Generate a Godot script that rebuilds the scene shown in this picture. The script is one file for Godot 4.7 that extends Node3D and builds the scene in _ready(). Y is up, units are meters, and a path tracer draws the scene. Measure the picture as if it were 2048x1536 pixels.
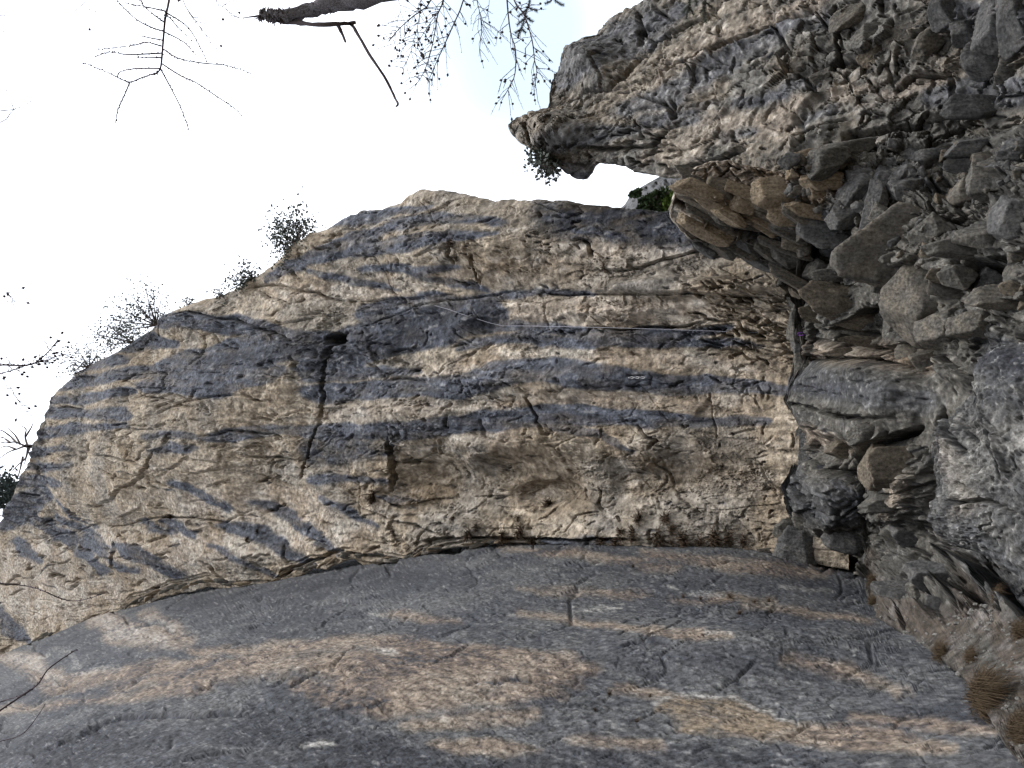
extends Node3D
# A limestone climbing wall, photographed from its foot with the camera on its side: the world's up is the picture's left.

const LENS := 1480.0                      # focal length in pixels of the 2048 x 1536 photograph
const PITCH := 0.7854
const EYE := Vector3(0, 1.6, 0)
const SIDE := Vector3(1, 0, 0)

# ---------------------------------------------------------------- helpers
static func ray(x: float, y: float) -> Vector3:
	var a := (768.0 - y) / 1480.0
	var b := (1024.0 - x) / 1480.0
	return Vector3(a, sin(0.7854) + b * cos(0.7854), -cos(0.7854) + b * sin(0.7854))

static func at(x: float, y: float, t: float) -> Vector3:
	return Vector3(0, 1.6, 0) + ray(x, y) * t

static func lin(l: Array, x: float) -> float:
	if x <= l[0]:
		return l[1]
	for k in range(2, l.size(), 2):
		if x <= l[k]:
			var f: float = (x - l[k - 2]) / maxf(l[k] - l[k - 2], 0.001)
			return lerpf(l[k - 1], l[k + 1], f)
	return l[l.size() - 1]

static func noise(s: int, freq: float, octaves := 4, kind := FastNoiseLite.TYPE_SIMPLEX_SMOOTH, ridged := false) -> FastNoiseLite:
	var n := FastNoiseLite.new()
	n.seed = s
	n.noise_type = kind
	n.frequency = freq
	n.fractal_octaves = octaves
	n.fractal_type = FastNoiseLite.FRACTAL_NONE if octaves <= 1 else (FastNoiseLite.FRACTAL_RIDGED if ridged else FastNoiseLite.FRACTAL_FBM)
	return n

static func cells(s: int, freq: float, warp: float) -> FastNoiseLite:      # broken facets with ragged edges
	var n := FastNoiseLite.new()
	n.seed = s
	n.noise_type = FastNoiseLite.TYPE_CELLULAR
	n.frequency = freq
	n.fractal_type = FastNoiseLite.FRACTAL_NONE
	n.cellular_return_type = FastNoiseLite.RETURN_CELL_VALUE
	n.cellular_distance_function = FastNoiseLite.DISTANCE_EUCLIDEAN
	n.domain_warp_enabled = true
	n.domain_warp_type = FastNoiseLite.DOMAIN_WARP_SIMPLEX
	n.domain_warp_amplitude = warp / freq
	n.domain_warp_frequency = freq * 1.1
	n.domain_warp_fractal_octaves = 3
	n.domain_warp_fractal_type = FastNoiseLite.DOMAIN_WARP_FRACTAL_PROGRESSIVE
	return n

static func terrace(v: float) -> float:
	var f := floorf(v)
	var r := v - f
	return f + (r * 0.3 if r < 0.82 else 0.246 + (r - 0.82) * 4.19)

static func wall_t(x: float, y: float) -> float:     # distance factor to the plane of the main face, which overhangs by five degrees
	var d := ray(x, y)
	return 10.0 / maxf(-d.z + 0.0875 * d.y, 0.05)

# smooth inverse depth through control points [x, y, t, x, y, t, ...]
class Depth:
	var pts: Array
	var w := PackedFloat64Array()
	func _init(p: Array) -> void:
		pts = p
		var n := pts.size() / 3
		var m := n + 3
		var a := []
		for i in m:
			var row := PackedFloat64Array()
			row.resize(m + 1)
			a.append(row)
		for i in n:
			var xi: float = pts[i * 3] / 1000.0
			var yi: float = pts[i * 3 + 1] / 1000.0
			for j in n:
				var dx: float = xi - pts[j * 3] / 1000.0
				var dy: float = yi - pts[j * 3 + 1] / 1000.0
				var d := sqrt(dx * dx + dy * dy)
				a[i][j] = d * d * d
			a[i][n] = 1.0
			a[i][n + 1] = xi
			a[i][n + 2] = yi
			a[n][i] = 1.0
			a[n + 1][i] = xi
			a[n + 2][i] = yi
			a[i][m] = 1.0 / pts[i * 3 + 2]
		for c in m:
			var p0 := c
			for r in range(c + 1, m):
				if absf(a[r][c]) > absf(a[p0][c]):
					p0 = r
			var swap = a[c]
			a[c] = a[p0]
			a[p0] = swap
			for r in m:
				if r != c and a[r][c] != 0.0:
					var f: float = a[r][c] / a[c][c]
					for k in range(c, m + 1):
						a[r][k] -= f * a[c][k]
		w.resize(m)
		for c in m:
			w[c] = a[c][m] / a[c][c]
	func t(x: float, y: float) -> float:
		var n := pts.size() / 3
		var X := x / 1000.0
		var Y := y / 1000.0
		var s := w[n] + w[n + 1] * X + w[n + 2] * Y
		for j in n:
			var dx: float = X - pts[j * 3] / 1000.0
			var dy: float = Y - pts[j * 3 + 1] / 1000.0
			var d2 := dx * dx + dy * dy
			s += w[j] * d2 * sqrt(d2)
		return 1.0 / maxf(s, 0.02)

# a sheet of rock: a grid of real points with relief along its own normals
class Sheet:
	var x0: float
	var dx: float
	var nx: int
	var ny: int
	var ya := PackedFloat32Array()
	var yb := PackedFloat32Array()
	var P := PackedVector3Array()
	var N := PackedVector3Array()
	var V := PackedVector3Array()
	var C := PackedColorArray()
	var H := PackedFloat32Array()
	var wx := PackedFloat32Array()
	var wy := PackedFloat32Array()
	var layers := {}
	var depth: Depth

	func _init(a: float, b: float, step: float, ny_: int, top: Array, bottom: Array, depth_: Depth, rough: float, s: int, warp := 7.0) -> void:
		x0 = a
		dx = step
		nx = int((b - a) / step) + 1
		ny = ny_
		depth = depth_
		var en := FastNoiseLite.new()
		en.seed = s
		en.frequency = 0.02
		en.fractal_octaves = 5
		var wn := FastNoiseLite.new()
		wn.seed = s + 1
		wn.frequency = 0.014
		wn.fractal_octaves = 5
		var n := nx * ny
		ya.resize(nx)
		yb.resize(nx)
		P.resize(n)
		N.resize(n)
		H.resize(n)
		wx.resize(n)
		wy.resize(n)
		for l in ["grey", "dark", "tan", "ochre", "white", "smooth", "broken", "tone"]:
			var q := PackedFloat32Array()
			q.resize(n)
			layers[l] = q
		for i in nx:
			var x := x0 + i * dx
			ya[i] = lin2(top, x) + en.get_noise_2d(x, 0.0) * rough
			yb[i] = maxf(ya[i] + 2.0, lin2(bottom, x) + en.get_noise_2d(x, 900.0) * rough)
			for j in ny:
				var y := lerpf(ya[i], yb[i], float(j) / (ny - 1))
				var k := i * ny + j
				var t: float
				var a1 := (768.0 - y) / 1480.0
				var b1 := (1024.0 - x) / 1480.0
				var d := Vector3(a1, 0.70711 + b1 * 0.70711, -0.70711 + b1 * 0.70711)
				if depth == null:
					t = 10.0 / maxf(-d.z + 0.0875 * d.y, 0.05)
				else:
					t = depth.t(x, y)
				P[k] = Vector3(0, 1.6, 0) + d * t
				wx[k] = wn.get_noise_2d(x, y) * warp * 2.0
				wy[k] = wn.get_noise_2d(x * 0.6 + 3000.0, y) * warp
		for i in nx:
			for j in ny:
				var i0 := maxi(i - 1, 0)
				var i1 := mini(i + 1, nx - 1)
				var j0 := maxi(j - 1, 0)
				var j1 := mini(j + 1, ny - 1)
				N[i * ny + j] = (P[i * ny + j1] - P[i * ny + j0]).cross(P[i1 * ny + j] - P[i0 * ny + j]).normalized()

	static func lin2(l: Array, x: float) -> float:
		if x <= l[0]:
			return l[1]
		for k in range(2, l.size(), 2):
			if x <= l[k]:
				return lerpf(l[k - 1], l[k + 1], (x - l[k - 2]) / maxf(l[k] - l[k - 2], 0.001))
		return l[l.size() - 1]

	# pts: x, y, half width, ...
	func stain(layer: String, amount: float, soft: float, pts: Array) -> void:
		var q: PackedFloat32Array = layers[layer]
		layers[layer] = null
		for s in range(0, pts.size() - 3, 3):
			var ax: float = pts[s]
			var ay: float = pts[s + 1]
			var aw: float = pts[s + 2]
			var bx: float = pts[s + 3]
			var by: float = pts[s + 4]
			var bw: float = pts[s + 5]
			var ext := maxf(aw, bw) * 1.5 + soft + 12.0
			var ux := bx - ax
			var uy := by - ay
			var l2 := maxf(ux * ux + uy * uy, 0.01)
			var fx := 0.35 if absf(uy) < 0.35 * absf(ux) else 1.0
			for i in range(maxi(0, int((minf(ax, bx) - ext - x0) / dx)), mini(nx, int((maxf(ax, bx) + ext - x0) / dx) + 2)):
				var x := x0 + i * dx
				var f := (ny - 1) / (yb[i] - ya[i])
				for j in range(maxi(0, int((minf(ay, by) - ext - ya[i]) * f)), mini(ny, int((maxf(ay, by) + ext - ya[i]) * f) + 2)):
					var k := i * ny + j
					var px := x + wx[k] * 1.6 - ax
					var py := ya[i] + j / f + wy[k] * 1.2 - ay
					var u := clampf((px * ux + py * uy) / l2, 0.0, 1.0)
					var ex := px - ux * u
					var ey := py - uy * u
					var v := clampf((lerpf(aw, bw, u) - sqrt(ex * ex * fx + ey * ey)) / soft + 0.5, 0.0, 1.0) * amount
					if v > q[k]:
						q[k] = v
		layers[layer] = q

	# a crack (proud = 0), or a lip that stands proud on one side of the line (reach in pixels, side +1 or -1)
	func crack(deep: float, hw: float, pts: Array, proud := 0.0, reach := 30.0, side := 1.0) -> void:
		var total := pts.size() / 2 - 1
		for s in total:
			var ax: float = pts[s * 2]
			var ay: float = pts[s * 2 + 1]
			var bx: float = pts[s * 2 + 2]
			var by: float = pts[s * 2 + 3]
			var ext := (reach if proud != 0.0 else hw) + 14.0
			var ux := bx - ax
			var uy := by - ay
			var l := maxf(sqrt(ux * ux + uy * uy), 0.01)
			for i in range(maxi(0, int((minf(ax, bx) - ext - x0) / dx)), mini(nx, int((maxf(ax, bx) + ext - x0) / dx) + 2)):
				var x := x0 + i * dx
				var f := (ny - 1) / (yb[i] - ya[i])
				for j in range(maxi(0, int((minf(ay, by) - ext - ya[i]) * f)), mini(ny, int((maxf(ay, by) + ext - ya[i]) * f) + 2)):
					var k := i * ny + j
					var px := x + wx[k] * 0.8 - ax
					var py := ya[i] + j / f + wy[k] * 0.9 - ay
					var u := (px * ux + py * uy) / (l * l)
					if u < -0.02 or u > 1.02:
						continue
					var g := (s + clampf(u, 0.0, 1.0)) / total
					var end := minf(1.0, minf(g, 1.0 - g) * 5.0)
					var d := (px * uy - py * ux) / l * side
					if deep != 0.0 and absf(d) < hw:
						H[k] -= deep * end * (1.0 - absf(d) / hw)
					if proud != 0.0 and d > 0.0 and d < reach:
						var r := 1.0 - d / reach
						H[k] += proud * end * r * r * minf(1.0, d / 3.0)

	# rock broken into angular blocks: each cell steps in or out and tips its own way, with a joint round it
	func blocks(sd: int, spacing: float, angle: float, stretch: float, off: float, tip: float, deep: float, hw: float, tone: float, patchy: float) -> void:
		var rng := RandomNumberGenerator.new()
		rng.seed = sd
		var table := PackedFloat32Array()
		for k in 4096:
			table.append(rng.randf())
		var mask := FastNoiseLite.new()
		mask.seed = sd
		mask.frequency = 0.006
		mask.fractal_octaves = 3
		var ca := cos(angle)
		var sa := sin(angle)
		var B: PackedFloat32Array = layers["broken"]
		var S: PackedFloat32Array = layers["smooth"]
		var T: PackedFloat32Array = layers["tone"]
		layers["tone"] = null
		for i in nx:
			var x0i := x0 + i * dx
			for j in ny:
				var k := i * ny + j
				var m := B[k] * (1.0 - S[k])
				if m <= 0.0:
					continue
				var y0j := lerpf(ya[i], yb[i], float(j) / (ny - 1))
				if patchy > 0.0:
					m *= clampf((mask.get_noise_2d(x0i, y0j) + 0.5 - patchy) * 5.0, 0.0, 1.0)
					if m <= 0.0:
						continue
				var x := x0i + wx[k] * 0.5
				var y := y0j + wy[k] * 0.5
				var u := (x * ca + y * sa) / (spacing * stretch)
				var v := (y * ca - x * sa) / spacing
				var iu := floori(u)
				var iv := floori(v)
				var d1 := 9.0
				var d2 := 9.0
				var at := 0
				var lu := 0.0
				var lv := 0.0
				for a in range(-1, 2):
					for b in range(-1, 2):
						var q := ((iu + a) * 73 + (iv + b) * 179) & 4095
						var eu := iu + a + table[q] - u
						var ev := iv + b + table[(q + 1777) & 4095] - v
						var d := maxf(absf(eu) * 0.8, absf(ev)) * 0.6 + sqrt(eu * eu + ev * ev) * 0.5
						if d < d1:
							d2 = d1
							d1 = d
							at = q
							lu = eu
							lv = ev
						elif d < d2:
							d2 = d
				var z := (P[k] - Vector3(0, 1.6, 0)).length() / 10.0
				H[k] += m * z * ((table[(at + 311) & 4095] - 0.5) * 2.0 * off + (lu * (table[(at + 523) & 4095] - 0.5) + lv * (table[(at + 901) & 4095] - 0.5)) * tip)
				var f := (d2 - d1) * spacing
				var w := hw * (0.4 + 1.2 * table[(at + 77) & 4095])
				if f < w:
					H[k] -= m * z * deep * (1.0 - f / w)
				T[k] += m * tone * (table[(at + 1301) & 4095] - 0.5)
		layers["tone"] = T

	func bump(x: float, y: float, rx: float, ry: float, h: float, flat := 0.0) -> void:
		for i in range(maxi(0, int((x - rx - x0) / dx)), mini(nx, int((x + rx - x0) / dx) + 2)):
			var f := (ny - 1) / (yb[i] - ya[i])
			for j in range(maxi(0, int((y - ry - ya[i]) * f)), mini(ny, int((y + ry - ya[i]) * f) + 2)):
				var k := i * ny + j
				var px := (x0 + i * dx + wx[k] - x) / rx
				var py := (ya[i] + j / f + wy[k] - y) / ry
				var d := 1.0 - sqrt(px * px + py * py)
				if d > 0.0:
					d = minf(1.0, d / (1.0 - flat))
					H[k] += h * d * d * (3.0 - 2.0 * d)

	func where(x: float, y: float) -> Vector3:
		var i := clampi(int(round((x - x0) / dx)), 0, nx - 1)
		var j := clampi(int(round((y - ya[i]) / (yb[i] - ya[i]) * (ny - 1))), 0, ny - 1)
		return V[i * ny + j]

	func facing(x: float, y: float) -> Vector3:
		var i := clampi(int(round((x - x0) / dx)), 0, nx - 1)
		var j := clampi(int(round((y - ya[i]) / (yb[i] - ya[i]) * (ny - 1))), 0, ny - 1)
		return N[i * ny + j]

	func mesh(tuck_a: float, tuck_b: float, run_b := Vector3.ZERO) -> ArrayMesh:     # both rims run on into the mountain, away from the open side
		var steps := [0.06, 0.2, 0.5, 1.2, 3.0]
		var e := steps.size()
		var m := ny + 2 * e
		var vv := PackedVector3Array()
		var cc := PackedColorArray()
		var nn := PackedVector3Array()
		vv.resize(nx * m)
		cc.resize(nx * m)
		nn.resize(nx * m)
		for i in nx:
			for j in m:
				var jj := clampi(j - e, 0, ny - 1)
				var v := V[i * ny + jj]
				var away := (v - Vector3(0, 1.6, 0)).normalized()
				var ja := clampf(1.0 - (absf(ya[mini(i + 1, nx - 1)] - ya[maxi(i - 1, 0)]) / dx - 12.0) / 12.0, 0.02, 1.0)
				var jb := clampf(1.0 - (absf(yb[mini(i + 1, nx - 1)] - yb[maxi(i - 1, 0)]) / dx - 12.0) / 12.0, 0.02, 1.0)
				var wide := V[i * ny].distance_to(V[i * ny + ny - 1]) / 8.0
				if j < e:
					v += (away + Vector3(-minf(tuck_a, wide), 0, 0)) * steps[e - 1 - j] * ja * (0.9 + 0.2 * sin(i * 0.37))
				elif j >= ny + e and run_b != Vector3.ZERO:
					v += run_b * steps[j - ny - e]
				elif j >= ny + e:
					v += (away + Vector3(minf(tuck_b, wide), 0, 0)) * steps[j - ny - e] * jb * (0.9 + 0.2 * sin(i * 0.31))
				vv[i * m + j] = v
				cc[i * m + j] = C[i * ny + jj]
		var idx := PackedInt32Array()
		idx.resize((nx - 1) * (m - 1) * 6)
		var q := 0
		for i in nx:
			var i0 := maxi(i - 1, 0) * m
			var i1 := mini(i + 1, nx - 1) * m
			for j in m:
				var k := i * m + j
				nn[k] = (vv[i * m + mini(j + 1, m - 1)] - vv[i * m + maxi(j - 1, 0)]).cross(vv[i1 + j] - vv[i0 + j]).normalized()
				if i < nx - 1 and j < m - 1:
					idx[q] = k
					idx[q + 1] = k + m
					idx[q + 2] = k + m + 1
					idx[q + 3] = k
					idx[q + 4] = k + m + 1
					idx[q + 5] = k + 1
					q += 6
		var a := []
		a.resize(Mesh.ARRAY_MAX)
		a[Mesh.ARRAY_VERTEX] = vv
		a[Mesh.ARRAY_NORMAL] = nn
		a[Mesh.ARRAY_COLOR] = cc
		a[Mesh.ARRAY_INDEX] = idx
		var am := ArrayMesh.new()
		am.add_surface_from_arrays(Mesh.PRIMITIVE_TRIANGLES, a)
		return am

# ---------------------------------------------------------------- naming
var taken := {}
func numbered(called: String) -> String:
	if not taken.has(called):
		taken[called] = 0
		return called
	taken[called] += 1
	return "%s_%03d" % [called, taken[called]]

func tag(o: Node3D, label := "", category := "", group := "", kind := "") -> void:
	if label: o.set_meta("label", label)
	if category: o.set_meta("category", category)
	if group: o.set_meta("group", group)
	if kind: o.set_meta("kind", kind)

func put(called: String, mesh: Mesh, m: Material, parent: Node3D = null) -> MeshInstance3D:
	var o := MeshInstance3D.new()
	o.name = numbered(called) if parent == null else called
	o.mesh = mesh
	o.material_override = m
	(parent if parent else self).add_child(o, true)
	return o

func thing(called: String, where: Vector3, label: String, category: String, group := "") -> Node3D:
	var o := Node3D.new()
	o.name = numbered(called)
	add_child(o, true)
	o.position = where
	tag(o, label, category, group)
	return o

# ---------------------------------------------------------------- materials
var mats := {}
var grain_tex: NoiseTexture2D
var grain_normal: NoiseTexture2D
var pit_normal: NoiseTexture2D

func noise_tex(s: int, freq: float, octaves: int, lo: float, hi: float, normal := 0.0, size := 512) -> NoiseTexture2D:
	var t := NoiseTexture2D.new()
	t.width = size
	t.height = size
	t.seamless = true
	var n := noise(s, freq, octaves)
	n.fractal_gain = 0.72
	t.noise = n
	t.generate_mipmaps = false
	if normal > 0.0:
		t.as_normal_map = true
		t.bump_strength = normal
	else:
		var g := Gradient.new()
		g.offsets = PackedFloat32Array([0.22, 0.5, 0.8])
		g.colors = PackedColorArray([Color(lo, lo, lo), Color((lo + hi) * 0.53, (lo + hi) * 0.53, (lo + hi) * 0.53), Color(hi, hi, hi)])
		t.color_ramp = g
	return t

func rock_mat(scale: float, normal: float) -> StandardMaterial3D:
	var m := StandardMaterial3D.new()
	m.vertex_color_use_as_albedo = true
	m.roughness = 0.92
	m.metallic_specular = 0.3
	m.albedo_texture = grain_tex
	m.normal_enabled = true
	m.normal_texture = grain_normal
	m.normal_scale = normal
	m.uv1_triplanar = true
	m.uv1_world_triplanar = true
	m.uv1_scale = Vector3.ONE * scale
	return m

func plain(r: float, g: float, b: float, rough := 0.9, back := 0.0) -> StandardMaterial3D:
	var m := StandardMaterial3D.new()
	m.albedo_color = Color(r, g, b).linear_to_srgb()
	m.roughness = rough
	m.metallic_specular = 0.3
	m.cull_mode = BaseMaterial3D.CULL_DISABLED
	if back > 0.0:
		m.backlight_enabled = true
		m.backlight = Color(r * back, g * back, b * back)
	return m

# ---------------------------------------------------------------- shapes
func tube(st: SurfaceTool, pts: PackedVector3Array, ra: float, rb: float, sides := 6, lump := 0.0, s := 0) -> void:
	var rng := RandomNumberGenerator.new()
	rng.seed = s + 17
	var n := pts.size()
	var rings := []
	for i in n:
		var d := (pts[mini(i + 1, n - 1)] - pts[maxi(i - 1, 0)]).normalized()
		var u := d.cross(Vector3(0.31, 0.9, 0.27)).normalized()
		if u.length() < 0.5:
			u = d.cross(Vector3.RIGHT).normalized()
		var v := d.cross(u)
		var r := lerpf(ra, rb, float(i) / maxi(n - 1, 1))
		var ring := PackedVector3Array()
		for k in sides:
			var g := TAU * k / sides
			ring.append(pts[i] + (u * cos(g) + v * sin(g)) * r * (1.0 + lump * rng.randf_range(-1, 1)))
		rings.append(ring)
	for i in n - 1:
		for k in sides:
			var k2 := (k + 1) % sides
			for p in [rings[i][k], rings[i + 1][k], rings[i + 1][k2], rings[i][k], rings[i + 1][k2], rings[i][k2]]:
				st.add_vertex(p)
	for k in range(1, sides - 1):
		for p in [rings[n - 1][0], rings[n - 1][k + 1], rings[n - 1][k]]:
			st.add_vertex(p)

func blob(st: SurfaceTool, c: Vector3, along: Vector3, r: float, l: float) -> void:
	var d := along.normalized()
	var u := d.cross(Vector3(0.31, 0.9, 0.27)).normalized()
	var v := d.cross(u)
	var mid := []
	for k in 5:
		mid.append(c + (u * cos(TAU * k / 5) + v * sin(TAU * k / 5)) * r)
	for k in 5:
		var k2 := (k + 1) % 5
		for p in [c + d * l, mid[k], mid[k2], c - d * l, mid[k2], mid[k]]:
			st.add_vertex(p)

func begin() -> SurfaceTool:
	var st := SurfaceTool.new()
	st.begin(Mesh.PRIMITIVE_TRIANGLES)
	st.set_smooth_group(0)
	return st

func done(st: SurfaceTool) -> ArrayMesh:
	st.generate_normals()
	return st.commit()

func leaf(st: SurfaceTool, c: Vector3, rng: RandomNumberGenerator, s: float, lean := Vector3.ZERO) -> void:
	var a := (Vector3(rng.randf_range(-1, 1), rng.randf_range(-1, 1), rng.randf_range(-1, 1)) + lean).normalized()
	var b := a.cross(Vector3(rng.randf_range(-1, 1), rng.randf_range(-1, 1), rng.randf_range(-1, 1))).normalized()
	var n := a.cross(b)
	var p := [c, c + a * s * 0.5 + b * s * 0.32 + n * s * 0.1, c + a * s, c + a * s * 0.5 - b * s * 0.32 + n * s * 0.1]
	for k in [0, 1, 2, 0, 2, 3]:
		st.add_vertex(p[k])

# an angular block of limestone: a ball cut by planes, then roughened
func block_mesh(s: int, level: int, cuts: int, rough: float, tint: Color, tint2: Color) -> ArrayMesh:
	var rng := RandomNumberGenerator.new()
	rng.seed = s
	var planes := []
	for k in cuts:
		var n := Vector3(rng.randf_range(-1, 1), rng.randf_range(-1, 1), rng.randf_range(-1, 1)).normalized()
		if k < 6:
			n = ([Vector3.RIGHT, Vector3.LEFT, Vector3.UP, Vector3.DOWN, Vector3.BACK, Vector3.FORWARD][k] + n * 0.4).normalized()
		planes.append([n, rng.randf_range(0.45, 0.8)])
	var f := noise(s, 1.3, 4)
	var g := noise(s + 5, 3.5, 3)
	var n1 := level
	var vv := PackedVector3Array()
	var cc := PackedColorArray()
	var idx := PackedInt32Array()
	for face in 6:
		var ax: Vector3 = [Vector3.RIGHT, Vector3.LEFT, Vector3.UP, Vector3.DOWN, Vector3.BACK, Vector3.FORWARD][face]
		var bx := Vector3(ax.y, ax.z, ax.x)
		var cx := ax.cross(bx)
		var start := vv.size()
		for i in n1 + 1:
			for j in n1 + 1:
				var d := (ax + bx * tan((2.0 * i / n1 - 1.0) * PI / 4) + cx * tan((2.0 * j / n1 - 1.0) * PI / 4)).normalized()
				var r := 1.0
				for p in planes:
					var c: float = d.dot(p[0])
					if c > 0.05:
						r = minf(r, p[1] / c)
				var q := d * r
				r += f.get_noise_3dv(q) * rough + terrace(f.get_noise_3dv(q * Vector3(1, 2.2, 1) + Vector3(9, 9, 9)) * 5.0) * rough * 0.2 + g.get_noise_3dv(q * 2.0) * rough * 0.4
				vv.append(d * r)
				var w := clampf(0.5 + 1.6 * g.get_noise_3dv(q * 0.5), 0.0, 1.0)
				var c2 := tint.lerp(tint2, w)
				var sh := 1.0 + 0.35 * g.get_noise_3dv(q * 2.6)
				cc.append(Color(c2.r * sh, c2.g * sh, c2.b * sh))
		for i in n1:
			for j in n1:
				var k := start + i * (n1 + 1) + j
				for o in [k, k + n1 + 2, k + n1 + 1, k, k + 1, k + n1 + 2]:
					idx.append(o)
	var nn := PackedVector3Array()
	nn.resize(vv.size())
	for k in range(0, idx.size(), 3):
		var n := (vv[idx[k + 2]] - vv[idx[k]]).cross(vv[idx[k + 1]] - vv[idx[k]])
		if n.dot(vv[idx[k]]) < 0.0:
			n = -n
			var sw := idx[k + 1]
			idx[k + 1] = idx[k + 2]
			idx[k + 2] = sw
		for o in 3:
			nn[idx[k + o]] += n
	var seam := {}
	for k in vv.size():
		var key := Vector3i((vv[k] * 2000.0).round())
		seam[key] = seam.get(key, Vector3.ZERO) + nn[k]
	for k in vv.size():
		nn[k] = (seam[Vector3i((vv[k] * 2000.0).round())] as Vector3).normalized()
	var a := []
	a.resize(Mesh.ARRAY_MAX)
	a[Mesh.ARRAY_VERTEX] = vv
	a[Mesh.ARRAY_NORMAL] = nn
	a[Mesh.ARRAY_COLOR] = cc
	a[Mesh.ARRAY_INDEX] = idx
	var am := ArrayMesh.new()
	am.add_surface_from_arrays(Mesh.PRIMITIVE_TRIANGLES, a)
	return am

# ---------------------------------------------------------------- rock colours, as real base colours
const CREAM := Color(0.5, 0.445, 0.37)
const TAN := Color(0.37, 0.3, 0.22)
const PEACH := Color(0.43, 0.325, 0.24)
const BROWN := Color(0.2, 0.15, 0.105)
const GREY := Color(0.088, 0.095, 0.119)
const PALE := Color(0.24, 0.24, 0.242)
const DARK := Color(0.042, 0.044, 0.053)
const OCHRE := Color(0.25, 0.155, 0.06)
const WHITE := Color(0.58, 0.56, 0.52)

class Look:
	var big := 0.25
	var mid := 0.09
	var fine := 0.012
	var chip := 0.04
	var along := Vector3(1, 0.55, 1)      # how the relief is stretched
	var base := Color()
	var base2 := Color()
	var grey := Color()
	var grey2 := Color()
	var edge := 0.5                       # how far the rim rounds over
	var edge_b := 0.2
	var seed := 0
	var streaky := 0.3
	var freq := 1.0
	var fleck := 0.3
	var far := 14.0
	var step := 0.03
	var rift := 0.15
	var warm := PEACH
	var cream := CREAM
	var lichen := 0.0
	var mottle := 1.0
	var third := Color(0.3, 0.29, 0.27)
	var third_much := 0.0
	var thin := 0.009
	var vary := 1.0
	var lines := 0.35
	var lean := 0.0                       # how far relief leans out of the wall, towards the open side

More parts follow.
